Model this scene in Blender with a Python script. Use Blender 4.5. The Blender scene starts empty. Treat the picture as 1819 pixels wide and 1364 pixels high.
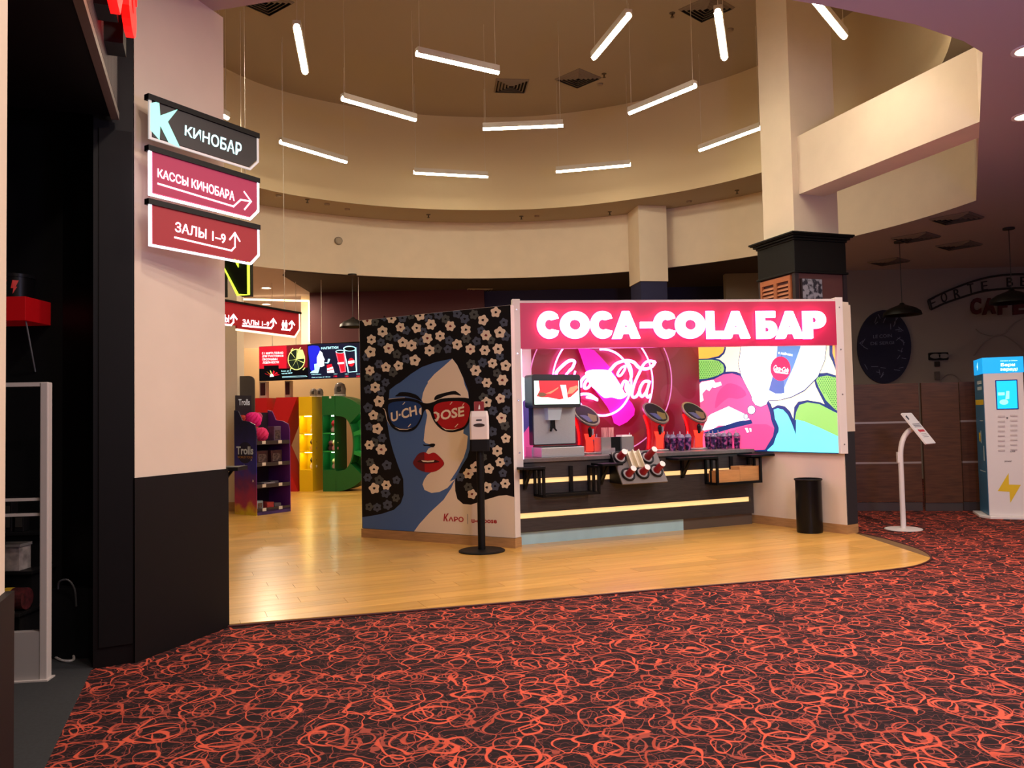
import bpy, bmesh, math, random
from mathutils import Vector, Matrix
random.seed(7)
PI = math.pi
# ------------------------------------------------------------------ camera, world, exposure
F_PX, H_CAM, ROLL, W_PX, H_PX = 1450.0, 1.45, -0.021, 1819.0, 1364.0
PITCH = math.atan(61.0/F_PX)
scn = bpy.context.scene
cam = bpy.data.cameras.new('camera'); cam_ob = bpy.data.objects.new('camera', cam)
scn.collection.objects.link(cam_ob); scn.camera = cam_ob
cam.sensor_fit = 'HORIZONTAL'; cam.sensor_width = 36.0; cam.lens = F_PX/W_PX*36.0
cam.clip_start = 0.05; cam.clip_end = 200
cam_ob.matrix_world = Matrix.Translation((0, 0, H_CAM)) @ Matrix.Rotation(PI/2+PITCH, 4, 'X') @ Matrix.Rotation(ROLL, 4, 'Z')
wd = bpy.data.worlds.new('world'); scn.world = wd; wd.use_nodes = True
wd.node_tree.nodes['Background'].inputs[0].default_value = (1.0, 0.86, 0.78, 1)
wd.node_tree.nodes['Background'].inputs[1].default_value = 0.06
scn.view_settings.view_transform = 'Standard'; scn.view_settings.look = 'None'
scn.view_settings.exposure = 0.0; scn.view_settings.gamma = 1.0; scn.view_settings.use_curve_mapping = False
scn.cycles.max_bounces = 6; scn.cycles.diffuse_bounces = 4; scn.cycles.sample_clamp_indirect = 6.0
WARM = (1.0, 0.89, 0.65)

def lamp(kind, loc, power, col, size=0.2, aim=None, spot=None):
    d = bpy.data.lights.new('light', kind); d.energy = power; d.color = col
    if kind == 'AREA': d.shape = 'DISK'; d.size = size
    else: d.shadow_soft_size = size
    if spot: d.spot_size = spot; d.spot_blend = 0.6
    o = bpy.data.objects.new('light', d); scn.collection.objects.link(o); o.location = loc
    if aim: o.rotation_euler = (Vector(aim)-Vector(loc)).to_track_quat('-Z', 'Y').to_euler()
    return o
# lobby ceiling spots round the camera; the last two added to brighten the bar
for (x, y, p) in ((1.0, 3.3, 72), (4.6, 4.6, 84), (-0.9, 3.4, 34), (2.6, 1.2, 55), (0.2, 0.8, 46), (5.6, 6.6, 95), (3.3, 5.5, 84), (0.9, 4.9, 30)):
    lamp('AREA', (x, y, 4.40), p, (1.0, 0.82, 0.70), 0.22)
lamp('AREA', (7.2, 8.6, 4.40), 14, (1.0, 0.72, 0.62), 0.22)
# violet area light added behind the viewer to tint the near ceiling
lamp('AREA', (2.6, 1.6, 2.5), 100, (0.50, 0.50, 1.0), 0.8, aim=(3.2, 5.6, 4.45))
# downlights of the concession zone
for (x, y, p) in ((-5.2, 17.9, 110), (-6.2, 20.4, 140), (-3.9, 15.6, 60), (-7.5, 15.5, 60)):
    lamp('AREA', (x, y, 4.38), p, (1.0, 0.78, 0.55), 0.25)

# ------------------------------------------------------------------ pixel geometry of the lens (used to read real positions)
def ray(px, py):
    x = (px-W_PX/2)/F_PX; y = -(py-H_PX/2)/F_PX
    c, s = math.cos(ROLL), math.sin(ROLL)
    X = c*x-s*y; Y = s*x+c*y
    cp, sp = math.cos(PITCH), math.sin(PITCH)
    return Vector((X, cp-sp*Y, sp+cp*Y))
EYE = Vector((0, 0, H_CAM))
def G(px, py, z=0.0):
    r = ray(px, py); return EYE+r*((z-H_CAM)/r.z)
def DP(px, py, y):
    r = ray(px, py); return EYE+r*(y/r.y)
class Fr:
    """upright frame: u along a wall to the right, v into it, z up"""
    def __init__(s, a, b):
        s.o = Vector((a[0], a[1], 0)); d = Vector((b[0]-a[0], b[1]-a[1], 0)); s.L = d.length; s.ux = d.normalized()
        s.uv = Vector((-s.ux.y, s.ux.x, 0)); s.ang = math.atan2(s.ux.y, s.ux.x)
        s.M = Matrix.Translation(s.o) @ Matrix.Rotation(s.ang, 4, 'Z')
    def hit(s, px, py, v=0.0):
        r = ray(px, py); p0 = s.o+s.uv*v; t = (p0-EYE).dot(s.uv)/r.dot(s.uv); q = EYE+r*t-s.o
        return q.dot(s.ux), q.z
    def P(s, u, v, z): return s.o+s.ux*u+s.uv*v+Vector((0, 0, z))
    def uv_of(s, w): q = Vector((w[0], w[1], 0))-s.o; return q.dot(s.ux), q.dot(s.uv)

# ------------------------------------------------------------------ materials
def lin(c):
    if isinstance(c, str): c = tuple(int(c[i:i+2], 16)/255 for i in (1, 3, 5))
    return tuple((v/12.92 if v <= 0.04045 else ((v+0.055)/1.055)**2.4) for v in c)
_m = {}
def mat(name, c, rough=0.6, metal=0.0, emit=0.0, ecol=None, alpha=None, noise=None, trans=0.0, coat=0.0):
    if name in _m: return _m[name]
    m = bpy.data.materials.new(name); m.use_nodes = True; nt = m.node_tree; b = nt.nodes['Principled BSDF']
    col = lin(c); b.inputs['Base Color'].default_value = (*col, 1); b.inputs['Roughness'].default_value = rough
    b.inputs['Metallic'].default_value = metal
    if max(col) < .01: b.inputs['Specular IOR Level'].default_value = .22
    if coat: b.inputs['Coat Weight'].default_value = coat; b.inputs['Coat Roughness'].default_value = 0.08
    if trans: b.inputs['Transmission Weight'].default_value = trans; b.inputs['IOR'].default_value = 1.2
    if emit:
        b.inputs['Emission Color'].default_value = (*(lin(ecol) if ecol else col), 1); b.inputs['Emission Strength'].default_value = emit
        m.cycles.emission_sampling = 'AUTO'
    if noise:                                            # (scale, amount[, stretch])
        tc = nt.nodes.new('ShaderNodeTexCoord'); n = nt.nodes.new('ShaderNodeTexNoise'); n.inputs['Scale'].default_value = noise[0]
        n.inputs['Detail'].default_value = 4
        if len(noise) > 2:
            mp = nt.nodes.new('ShaderNodeMapping'); mp.inputs['Scale'].default_value = noise[2]
            nt.links.new(tc.outputs['Object'], mp.inputs[0]); nt.links.new(mp.outputs[0], n.inputs['Vector'])
        else: nt.links.new(tc.outputs['Object'], n.inputs['Vector'])
        r = nt.nodes.new('ShaderNodeMapRange'); r.inputs[1].default_value = 0.3; r.inputs[2].default_value = 0.7
        r.inputs[3].default_value = 1-noise[1]; r.inputs[4].default_value = 1+noise[1]
        mx = nt.nodes.new('ShaderNodeMix'); mx.data_type = 'RGBA'; mx.blend_type = 'MULTIPLY'; mx.inputs[0].default_value = 1
        mx.inputs[6].default_value = (*col, 1)
        nt.links.new(n.outputs[0], r.inputs[0]); nt.links.new(r.outputs[0], mx.inputs[7]); nt.links.new(mx.outputs[2], b.inputs['Base Color'])
    _m[name] = m; return m
def glow(name, c, s): return mat(name, c, 0.5, 0, s)

M_CREAM = mat('cream_paint', '#e3d3bd', 0.75, noise=(3.0, 0.03))
M_WHITE = mat('white_paint', '#e8e0da', 0.5)
M_PLASTIC = mat('white_plastic', '#e9e2de', 0.35)
M_DARKCLAD = mat('black_cladding', '#0b090a', 0.6, noise=(8, 0.1))
M_BLACK = mat('black_satin', '#0c0c0d', 0.5)
M_MATTE = mat('black_matte', '#0b0b0c', 0.8)
M_CEIL = mat('ceiling_paint', '#b0a2a6', 0.85)
M_DOME = mat('dome_ceiling', '#9c8f80', 0.85)
M_STEEL = mat('brushed_steel', '#c3c9ca', 0.4, 0.55, noise=(40, 0.08, (1, 1, 20)))
M_CHROME = mat('chrome', '#dfe0e2', 0.22, 0.8)
M_ALU = mat('painted_aluminium', '#cfc6ba', 0.45, 0.2)
M_SKIRT = mat('oak_skirting', '#b58a58', 0.5, noise=(6, 0.15, (1, 1, 8)))
M_BARWOOD = mat('charcoal_woodgrain', '#332e2e', 0.55, noise=(5, 0.28, (1, 1, 14)))
M_TOP = mat('grey_stone_laminate', '#6b6360', 0.3, noise=(30, 0.12))
M_TUBE = glow('tube_light', (1.0, 0.90, 0.72), 74)
_b = M_TUBE.node_tree.nodes['Principled BSDF']; _b.inputs['Emission Color'].default_value = (*WARM, 1)
M_LEDW = glow('warm_led', (1.0, 0.80, 0.53), 1.0)
M_SPOTL = glow('downlight_lens', (1.0, 0.88, 0.72), 12)
M_RED = mat('signal_red', '#c8161c', 0.45)

# ------------------------------------------------------------------ mesh building
class B:
    def __init__(s, M=None): s.bm = bmesh.new(); s.M = M; s.mi = 0; s.mats = []
    def use(s, m):
        if m not in s.mats: s.mats.append(m)
        s.mi = s.mats.index(m); return s
    def v(s, p):
        p = Vector(p); return s.bm.verts.new(s.M @ p if s.M else p)
    def face(s, vs):
        try:
            f = s.bm.faces.new(vs); f.material_index = s.mi; return f
        except ValueError: return None
    def poly(s, pts): return s.face([s.v(p) for p in pts])
    def box(s, a, b):
        (x0, y0, z0), (x1, y1, z1) = a, b
        vs = [s.v(p) for p in ((x0, y0, z0), (x1, y0, z0), (x1, y1, z0), (x0, y1, z0), (x0, y0, z1), (x1, y0, z1), (x1, y1, z1), (x0, y1, z1))]
        for q in ((3, 2, 1, 0), (4, 5, 6, 7), (0, 1, 5, 4), (1, 2, 6, 5), (2, 3, 7, 6), (3, 0, 4, 7)): s.face([vs[i] for i in q])
        return s
    def rbox(s, a, b, r=0.01, n=3):                      # box with rounded vertical edges seen from the front (u,z plane), extruded in v
        (x0, y0, z0), (x1, y1, z1) = a, b; pts = []
        for cx, cz, a0 in ((x1-r, z0+r, -90), (x1-r, z1-r, 0), (x0+r, z1-r, 90), (x0+r, z0+r, 180)):
            for k in range(n+1):
                t = math.radians(a0+90*k/n); pts.append((cx+r*math.cos(t), cz+r*math.sin(t)))
        return s.extr(pts, y0, y1)
    def extr(s, pts, v0, v1):                            # polygon in (u,z) extruded over v
        A = [s.v((p[0], v0, p[1])) for p in pts]; C = [s.v((p[0], v1, p[1])) for p in pts]; n = len(pts)
        s.face(A); s.face(C[::-1])
        for i in range(n): s.face([A[i], C[i], C[(i+1) % n], A[(i+1) % n]])
        return s
    def prism(s, pts, z0, z1):                           # polygon in (x,y) extruded over z
        A = [s.v((p[0], p[1], z0)) for p in pts]; C = [s.v((p[0], p[1], z1)) for p in pts]; n = len(pts)
        s.face(A[::-1]); s.face(C)
        for i in range(n): s.face([A[i], A[(i+1) % n], C[(i+1) % n], C[i]])
        return s
    def loft(s, rings, cap0=True, cap1=True):
        R = [[s.v(p) for p in r] for r in rings]; n = len(R[0])
        for a, b in zip(R, R[1:]):
            for i in range(n): s.face([a[i], a[(i+1) % n], b[(i+1) % n], b[i]])
        if cap0: s.face(R[0][::-1])
        if cap1: s.face(R[-1])
        return s
    def lathe(s, prof, c=(0, 0, 0), n=20, cap0=True, cap1=True):
        return s.loft([[(c[0]+r*math.cos(2*PI*k/n), c[1]+r*math.sin(2*PI*k/n), c[2]+z) for k in range(n)] for r, z in prof], cap0, cap1)
    def cyl(s, p0, p1, r0, r1=None, n=12):
        r1 = r0 if r1 is None else r1; p0 = Vector(p0); p1 = Vector(p1); d = (p1-p0).normalized()
        a = d.orthogonal().normalized(); b = d.cross(a)
        return s.loft([[p+(a*math.cos(2*PI*k/n)+b*math.sin(2*PI*k/n))*r for k in range(n)] for p, r in ((p0, r0), (p1, r1))])
    def tube(s, pts, r, n=8, closed=False):
        pts = [Vector(p) for p in pts]; rings = []; prev = None; m = len(pts)
        for i, p in enumerate(pts):
            d = (pts[(i+1) % m]-pts[i-1]) if closed else (pts[min(i+1, m-1)]-pts[max(i-1, 0)])
            d.normalize()
            a = d.orthogonal().normalized() if prev is None else (prev-d*prev.dot(d)).normalized()
            prev = a; b = d.cross(a); rings.append([p+(a*math.cos(2*PI*k/n)+b*math.sin(2*PI*k/n))*r for k in range(n)])
        if closed: rings.append(rings[0]); return s.loft(rings, False, False)
        return s.loft(rings)
    def bar(s, p0, p1, w, h=None, up=(0, 0, 1)):         # square bar between two points
        h = w if h is None else h; p0 = Vector(p0); p1 = Vector(p1); d = (p1-p0).normalized(); up = Vector(up)
        if abs(d.dot(up)) > 0.95: up = Vector((0, 1, 0))
        a = d.cross(up).normalized(); b = a.cross(d)
        return s.loft([[p+a*(w/2*i)+b*(h/2*j) for i, j in ((-1, -1), (1, -1), (1, 1), (-1, 1))] for p in (p0, p1)])
    def mesh(s, me, M):                                  # add a ready mesh through a mapping function or matrix
        vs = [s.v(M(v.co)) for v in me.vertices]
        for p in me.polygons: s.face([vs[i] for i in p.vertices])
        return s
def link(o): scn.collection.objects.link(o); return o
def props(o, label=None, cat=None, group=None, kind=None):
    if label: o['label'] = label
    if cat: o['category'] = cat
    if group: o['group'] = group
    if kind: o['kind'] = kind
    return o
def root_of(o):
    while o.parent: o = o.parent
    return o
def obj(name, b, m=None, parent=None, loc=None, smooth=False, bevel=0.0, kind=None, label=None, local=False):
    """one mesh object; vertices are given in world space (local=True: already relative to the root)"""
    bm = b.bm
    bmesh.ops.remove_doubles(bm, verts=bm.verts, dist=1e-6)
    bmesh.ops.recalc_face_normals(bm, faces=bm.faces)
    me = bpy.data.meshes.new(name)
    if local: off = Vector((0, 0, 0))
    elif parent is not None: off = Vector(root_of(parent).location)
    elif loc is not None: off = Vector(loc)
    else:
        xs = [v.co for v in bm.verts]
        off = Vector(((min(p.x for p in xs)+max(p.x for p in xs))/2, (min(p.y for p in xs)+max(p.y for p in xs))/2, min(p.z for p in xs)))
    if off.length: bmesh.ops.translate(bm, vec=-off, verts=bm.verts)
    bm.to_mesh(me); bm.free()
    for q in (b.mats or ([m] if m else [])): me.materials.append(q)
    if smooth:
        me.shade_smooth()
        me.set_sharp_from_angle(angle=math.radians(40))
    o = link(bpy.data.objects.new(name, me))
    if parent is not None: o.parent = parent
    elif not local: o.location = off
    if bevel:
        md = o.modifiers.new('bevel', 'BEVEL'); md.width = bevel; md.segments = 2; md.limit_method = 'ANGLE'
    return props(o, label=label, kind=kind)
def thing(name, label, cat, loc=(0, 0, 0), group=None, kind=None):
    o = link(bpy.data.objects.new(name, None)); o.location = loc; o.empty_display_size = 0.1
    return props(o, label, cat, group, kind)
def dup(root, loc, rotz=0.0, label=None, scale=None):
    def cp(o, par):
        c = o.copy(); scn.collection.objects.link(c)
        if par is not None: c.parent = par
        for ch in list(o.children): cp(ch, c)
        return c
    r = cp(root, None); r.location = loc; r.rotation_euler = (0, 0, rotz)
    if scale: r.scale = (scale, scale, scale)
    if label: r['label'] = label
    return r
def structure(name, b, m=None, **k): return obj(name, b, m, kind='structure', **k)
def smooth(pts, n=4, closed=True):
    out = []; m = len(pts)
    for i in range(m if closed else m-1):
        g = lambda k: Vector(pts[k % m]) if closed else Vector(pts[max(0, min(m-1, k))])
        p0, p1, p2, p3 = g(i-1), g(i), g(i+1), g(i+2)
        for k in range(n):
            t = k/n
            out.append(tuple(0.5*((2*p1)+(p2-p0)*t+(2*p0-5*p1+4*p2-p3)*t*t+(3*p1-p0-3*p2+p3)*t**3)))
    if not closed: out.append(tuple(pts[-1]))
    return out
# ---- lettering: glyph outlines of the built-in typeface, fitted into a quadrilateral of a wall frame
def text_mesh(body, bold=0.0, shear=0.0, ext=0.0):
    c = bpy.data.curves.new('glyphs', 'FONT'); c.body = body; c.size = 1; c.offset = bold; c.shear = shear; c.resolution_u = 3; c.extrude = ext
    o = bpy.data.objects.new('glyphs', c); me = bpy.data.meshes.new_from_object(o)
    bpy.data.objects.remove(o); bpy.data.curves.remove(c); return me
def curve2d_mesh(loops, ext=0.0):
    c = bpy.data.curves.new('outline', 'CURVE'); c.dimensions = '2D'; c.fill_mode = 'BOTH'; c.extrude = ext
    for L in loops:
        s = c.splines.new('POLY'); s.points.add(len(L)-1); s.use_cyclic_u = True
        for p, q in zip(s.points, L): p.co = (q[0], q[1], 0, 1)
    o = bpy.data.objects.new('outline', c); me = bpy.data.meshes.new_from_object(o)
    bpy.data.objects.remove(o); bpy.data.curves.remove(c); return me
def quad_text(b, body, quad, v=0.0, bold=0.02, shear=0.0, ext=0.0):
    """quad = (u,z) of bottom-left, bottom-right, top-right, top-left; b.M maps (u,v,z)"""
    me = text_mesh(body, bold, shear, 0.5 if ext else 0.0)
    xs = [q.co.x for q in me.vertices]; ys = [q.co.y for q in me.vertices]
    x0, x1, y0, y1 = min(xs), max(xs), min(ys), max(ys); bl, br, tr, tl = [Vector(q) for q in quad]
    def f(co):
        s, t = (co.x-x0)/(x1-x0), (co.y-y0)/(y1-y0)
        p = (bl*(1-s)+br*s)*(1-t)+(tl*(1-s)+tr*s)*t
        return (p.x, v-ext*(co.z+0.5) if ext else v, p.y)
    b.mesh(me, f); bpy.data.meshes.remove(me); return b
def rect(u0, z0, u1, z1): return ((u0, z0), (u1, z0), (u1, z1), (u0, z1))
def zoomer(ox, oy, s): return lambda p: (ox+p[0]/s, oy+p[1]/s)
ORD = 'first second third fourth fifth sixth seventh eighth ninth tenth eleventh twelfth thirteenth fourteenth fifteenth'.split()
# ================================================================== THE SETTING
H1, H2, H3 = 4.45, 5.65, 7.55
def carpet_material():
    m = bpy.data.materials.new('scribble_carpet'); m.use_nodes = True; nt = m.node_tree; N = nt.nodes; L = nt.links; b = N['Principled BSDF']
    b.inputs['Roughness'].default_value = 0.95; b.inputs['Specular IOR Level'].default_value = 0.1
    tc = N.new('ShaderNodeTexCoord')
    def math_(op, a, c=None, d=None):
        n = N.new('ShaderNodeMath'); n.operation = op
        for i, q in enumerate((a, c, d)):
            if q is None: continue
            if isinstance(q, (int, float)): n.inputs[i].default_value = q
            else: L.new(q, n.inputs[i])
        return n.outputs[0]
    def pos(off, rot=0.0, sx=1, sy=1):
        n = N.new('ShaderNodeMapping'); n.inputs['Location'].default_value = off; n.inputs['Rotation'].default_value[2] = rot
        n.inputs['Scale'].default_value = (sx, sy, 1); L.new(tc.outputs['Object'], n.inputs[0]); return n.outputs[0]
    def noise(vec, sc, det=1.0, col=False):
        n = N.new('ShaderNodeTexNoise'); n.noise_dimensions = '2D'; n.inputs['Scale'].default_value = sc; n.inputs['Detail'].default_value = det
        L.new(vec, n.inputs['Vector']); return n.outputs['Color' if col else 0]
    def warp(vec, sc, amp):
        c = noise(vec, sc, 1.5, True); s = N.new('ShaderNodeVectorMath'); s.operation = 'SUBTRACT'; L.new(c, s.inputs[0]); s.inputs[1].default_value = (.5, .5, .5)
        k = N.new('ShaderNodeVectorMath'); k.operation = 'SCALE'; k.inputs['Scale'].default_value = amp; L.new(s.outputs[0], k.inputs[0])
        a = N.new('ShaderNodeVectorMath'); L.new(vec, a.inputs[0]); L.new(k.outputs[0], a.inputs[1]); return a.outputs[0]
    def line(val, target, w):                              # 1 on the contour val=target
        d = math_('ABSOLUTE', math_('SUBTRACT', val, target)); r = N.new('ShaderNodeMapRange'); r.interpolation_type = 'SMOOTHSTEP'
        L.new(d, r.inputs[0])
        if isinstance(w, float): r.inputs[2].default_value = w; r.inputs[1].default_value = w*0.55
        else: L.new(w, r.inputs[2]); L.new(math_('MULTIPLY', w, 0.55), r.inputs[1])
        r.inputs[3].default_value = 1; r.inputs[4].default_value = 0; return r.outputs[0]
    def loops(off, rot, vs, rad, w, wsc, wamp, seedoff, sy=1.0):
        p = warp(pos(off, rot, 1, sy), wsc, wamp); v = N.new('ShaderNodeTexVoronoi'); v.voronoi_dimensions = '2D'; v.feature = 'F1'
        v.inputs['Scale'].default_value = vs; v.inputs['Randomness'].default_value = 0.35; L.new(p, v.inputs['Vector'])
        wn = math_('MULTIPLY_ADD', noise(pos((seedoff, 3, 0)), 7.0), w*2.6, -w*0.55)
        return line(v.outputs['Distance'], rad, math_('MAXIMUM', wn, w*0.35))
    mx = lambda *a: a[0] if len(a) == 1 else math_('MAXIMUM', a[0], mx(*a[1:]))
    S = 2.3                                                # motif pitch of about 0.43 m
    bright = mx(loops((0, 0, 0), 0.2, S, .27, .026, 4.2, .15, 1), loops((.07, .05, 0), 0.2, S, .17, .024, 5.0, .16, 5, 1.25), loops((.02, .11, 0), 0.5, S*1.12, .33, .022, 3.6, .20, 9), loops((.16, .04, 0), 0.1, S*1.9, .26, .034, 6.0, .10, 21, .8))
    mid = mx(loops((.2, .2, 0), 0.2, S, .33, .016, 4.6, .20, 13, 1.5), line(noise(pos((4, 2, 0), 0.1), 5.0, 1.2), .5, .009), loops((.31, .02, 0), 0.9, S*1.5, .30, .020, 6, .14, 17), loops((.11, .27, 0), 0.3, S*1.35, .24, .018, 5, .16, 23, .7))
    thin = mx(line(noise(pos((9, 1, 0), 0.7), 9.0, 1.2), .52, .011), line(noise(pos((1, 7, 0), 0.3), 12.0, 1.0), .47, .012), line(noise(pos((5, 5, 0), 0.4), 7.0, 1.2), .42, .008))
    patch = N.new('ShaderNodeMapRange'); L.new(noise(pos((2, 8, 0)), 3.0, 1), patch.inputs[0]); patch.inputs[1].default_value = .36; patch.inputs[2].default_value = .52
    base = lin('#261c1e')
    def mixc(fac, a, c):
        n = N.new('ShaderNodeMix'); n.data_type = 'RGBA'; L.new(fac, n.inputs[0])
        if isinstance(a, tuple): n.inputs[6].default_value = (*a, 1)
        else: L.new(a, n.inputs[6])
        n.inputs[7].default_value = (*lin(c), 1); return n.outputs[2]
    c = mixc(math_('MULTIPLY', thin, 0.75), base, '#6c3b38')
    c = mixc(math_('MULTIPLY', mid, 0.9), c, '#9c4a3e')
    c = mixc(math_('MULTIPLY', bright, math_('MULTIPLY_ADD', patch.outputs[0], 0.45, 0.55)), c, '#cd5842')
    L.new(c, b.inputs['Base Color']); return m
M_CARPET = carpet_material()
M_STORECARPET = mat('charcoal_store_carpet', '#2b2e30', 0.95, noise=(60, 0.15))
def plank_material():
    m = bpy.data.materials.new('oak_plank'); m.use_nodes = True; nt = m.node_tree; N = nt.nodes; L = nt.links; b = N['Principled BSDF']
    b.inputs['Roughness'].default_value = 0.28; b.inputs['Coat Weight'].default_value = 0.25; b.inputs['Coat Roughness'].default_value = 0.15
    tc = N.new('ShaderNodeTexCoord'); oi = N.new('ShaderNodeObjectInfo'); mp = N.new('ShaderNodeMapping'); mp.inputs['Rotation'].default_value[2] = -0.39
    L.new(tc.outputs['Object'], mp.inputs[0]); m2 = N.new('ShaderNodeMapping'); m2.inputs['Scale'].default_value = (1.2, 14, 1); L.new(mp.outputs[0], m2.inputs[0])
    n = N.new('ShaderNodeTexNoise'); n.inputs['Scale'].default_value = 1.6; n.inputs['Detail'].default_value = 6; L.new(m2.outputs[0], n.inputs['Vector'])
    ad = N.new('ShaderNodeVectorMath'); L.new(m2.outputs[0], ad.inputs[0]); L.new(oi.outputs['Random'], ad.inputs[1]); L.new(ad.outputs[0], n.inputs['Vector'])
    cr = N.new('ShaderNodeValToRGB'); e = cr.color_ramp.elements; e[0].position = .25; e[0].color = (*lin('#d09a47'), 1); e[1].position = .75; e[1].color = (*lin('#ebb862'), 1)
    L.new(n.outputs[0], cr.inputs[0])
    mr = N.new('ShaderNodeMapRange'); L.new(oi.outputs['Random'], mr.inputs[0]); mr.inputs[3].default_value = .86; mr.inputs[4].default_value = 1.1
    mx = N.new('ShaderNodeMix'); mx.data_type = 'RGBA'; mx.blend_type = 'MULTIPLY'; mx.inputs[0].default_value = 1
    L.new(cr.outputs[0], mx.inputs[6]); L.new(mr.outputs[0], mx.inputs[7]); L.new(mx.outputs[2], b.inputs['Base Color']); return m
M_PLANK = plank_material()
fl = B(); fl.poly([(-9, -3, 0), (14, -3, 0), (14, 25, 0), (-9, 25, 0)])
floor = structure('floor', fl, M_CARPET, loc=(0, 0, 0), label='red scribble-patterned carpet with oak planks around the bar')
b = B(); b.prism([(-2.56, 5.30), (-8, 5.30), (-8, -2), (-0.2, -2), (-2.03, 3.55), (-2.552, 4.95)], 0.0, 0.004)
obj('store_carpet', b, M_STORECARPET, parent=floor, label='plain charcoal carpet inside the dark shop')
# oak floor: a convex patch round the bar laid with single planks, and one sheet further back
BORDER = [(-5.0, 5.2), (-2.08, 5.9), (-.078, 6.468), (1.329, 6.875), (2.924, 7.30), (3.546, 7.535), (3.858, 7.767), (4.063, 8.052), (4.165, 8.375), (4.197, 8.735), (4.182, 9.305), (4.109, 9.651), (4.02, 9.90)]
REGION = smooth(BORDER[4:11], 4, False); REGION = BORDER[:4]+[(p[0], p[1]) for p in REGION]+BORDER[11:]+[(4.0, 11.6), (-5.0, 11.6)]
def clip(poly, reg):
    for i in range(len(reg)):
        a, c = Vector(reg[i]), Vector(reg[(i+1) % len(reg)]); e = c-a; out = []
        side = lambda p: e.x*(p[1]-a.y)-e.y*(p[0]-a.x)
        for j in range(len(poly)):
            p, q = poly[j], poly[(j+1) % len(poly)]; sp, sq = side(p), side(q)
            if sp >= 0: out.append(p)
            if (sp >= 0) != (sq >= 0):
                t = sp/(sp-sq); out.append((p[0]+(q[0]-p[0])*t, p[1]+(q[1]-p[1])*t))
        poly = out
        if len(poly) < 3: return []
    return poly
WZ = 0.008
b = B(); b.prism([(p[0], p[1]) for p in REGION], 0.0, 0.004)
wood = obj('wood_floor', b, mat('plank_joint', '#6e5230', 0.8), parent=floor, label='light oak plank floor under the drinks bar')
dx, dy = math.cos(0.39), math.sin(0.39); PW, PL = 0.20, 1.35; count = 0
for j in range(-40, 60):
    off = random.random()*PL
    for i in range(-10, 12):
        u0, v0 = i*PL+off, j*PW
        q = [(u0+.0015, v0+.0015), (u0+PL-.0015, v0+.0015), (u0+PL-.0015, v0+PW-.0015), (u0+.0015, v0+PW-.0015)]
        w = [(x*dx-y*dy, x*dy+y*dx+8.0) for x, y in q]
        if min(p[1] for p in w) > 11.6 or max(p[1] for p in w) < 5: continue
        c = clip(w, REGION)
        if len(c) < 3: continue
        area = abs(sum(c[k][0]*c[(k+1) % len(c)][1]-c[(k+1) % len(c)][0]*c[k][1] for k in range(len(c))))/2
        if area < 0.004: continue
        # planks under the bar body are never seen
        cx = sum(p[0] for p in c)/len(c); cy = sum(p[1] for p in c)/len(c)
        if cx > 1.2 and cy > 10.75: continue
        p_ = B(); p_.prism(c, 0.004, WZ); obj('plank', p_, M_PLANK, parent=wood); count += 1
b = B(); b.prism([(-9, 11.6), (4.0, 11.6), (4.0, 25), (-9, 25)], 0.0, WZ)
def farwood():
    m = M_PLANK.copy(); m.name = 'oak_plank_sheet'; nt = m.node_tree; N = nt.nodes; L = nt.links; bs = N['Principled BSDF']
    src = bs.inputs['Base Color'].links[0].from_socket; tc = N.new('ShaderNodeTexCoord'); mp = N.new('ShaderNodeMapping'); mp.inputs['Rotation'].default_value[2] = -0.39
    br = N.new('ShaderNodeTexBrick'); br.inputs['Scale'].default_value = 1.0; br.inputs['Brick Width'].default_value = 1.35; br.inputs['Row Height'].default_value = 0.2
    br.inputs['Mortar Size'].default_value = .002; br.inputs['Color1'].default_value = (.85, .85, .85, 1); br.inputs['Color2'].default_value = (1.05, 1.05, 1.05, 1); br.inputs['Mortar'].default_value = (.5, .45, .4, 1)
    L.new(tc.outputs['Object'], mp.inputs[0]); L.new(mp.outputs[0], br.inputs[0]); mx = N.new('ShaderNodeMix'); mx.data_type = 'RGBA'; mx.blend_type = 'MULTIPLY'; mx.inputs[0].default_value = 1
    L.new(src, mx.inputs[6]); L.new(br.outputs[0], mx.inputs[7]); L.new(mx.outputs[2], bs.inputs['Base Color']); return m
obj('wood_floor', b, farwood(), parent=floor, label='oak floor running back to the shop letters')
b = B(); b.tube([(p[0], p[1], 0.006) for p in BORDER[:4]]+[(p[0], p[1], 0.006) for p in smooth(BORDER[4:11], 4, False)]+[(p[0], p[1], .006) for p in BORDER[11:]], 0.009, 6)
obj('floor_trim', b, mat('maroon_trim', '#4a1c1c', 0.5), parent=floor, label='dark maroon edging strip between oak floor and carpet')
# ceiling with the rotunda opening
CX, CY, RO = -0.08, 10.4, 6.95
OUT = [(CX+RO*math.cos(math.radians(a)), CY+RO*math.sin(math.radians(a))) for a in [10.5+189.5*k/60 for k in range(61)]]
OUT += [(-6.0, 7.0), (-4.2, 6.25), (-2.9, 5.98), (-2.0, 5.78), (-1.0, 5.52), (0.2, 5.42), (1.3, 5.56), (2.41, 5.93), (3.2, 6.24), (3.75, 6.55), (4.03, 6.77)]
INN = smooth([(-4.46, 14.36), (-3.1, 15.5), (-1.6, 16.1), (0, 16.3), (1.2, 16.15), (2.28, 15.75), (3.4, 15.1), (4.4, 14.15), (5.05, 13.0), (5.5, 11.5), (5.42, 10.2), (5.0, 8.95), (4.4, 8.05), (3.3, 7.2), (2, 6.55), (0, 6.2), (-2, 6.5), (-4, 7.8), (-5.2, 10), (-5.2, 12.5)], 5)
RECT = [(-9, -3), (14, -3), (14, 25), (-9, 25)]
def flat(loops, z):
    me = curve2d_mesh(loops); bb = B(); bb.mesh(me, lambda c: (c.x, c.y, z)); return bb
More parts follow.
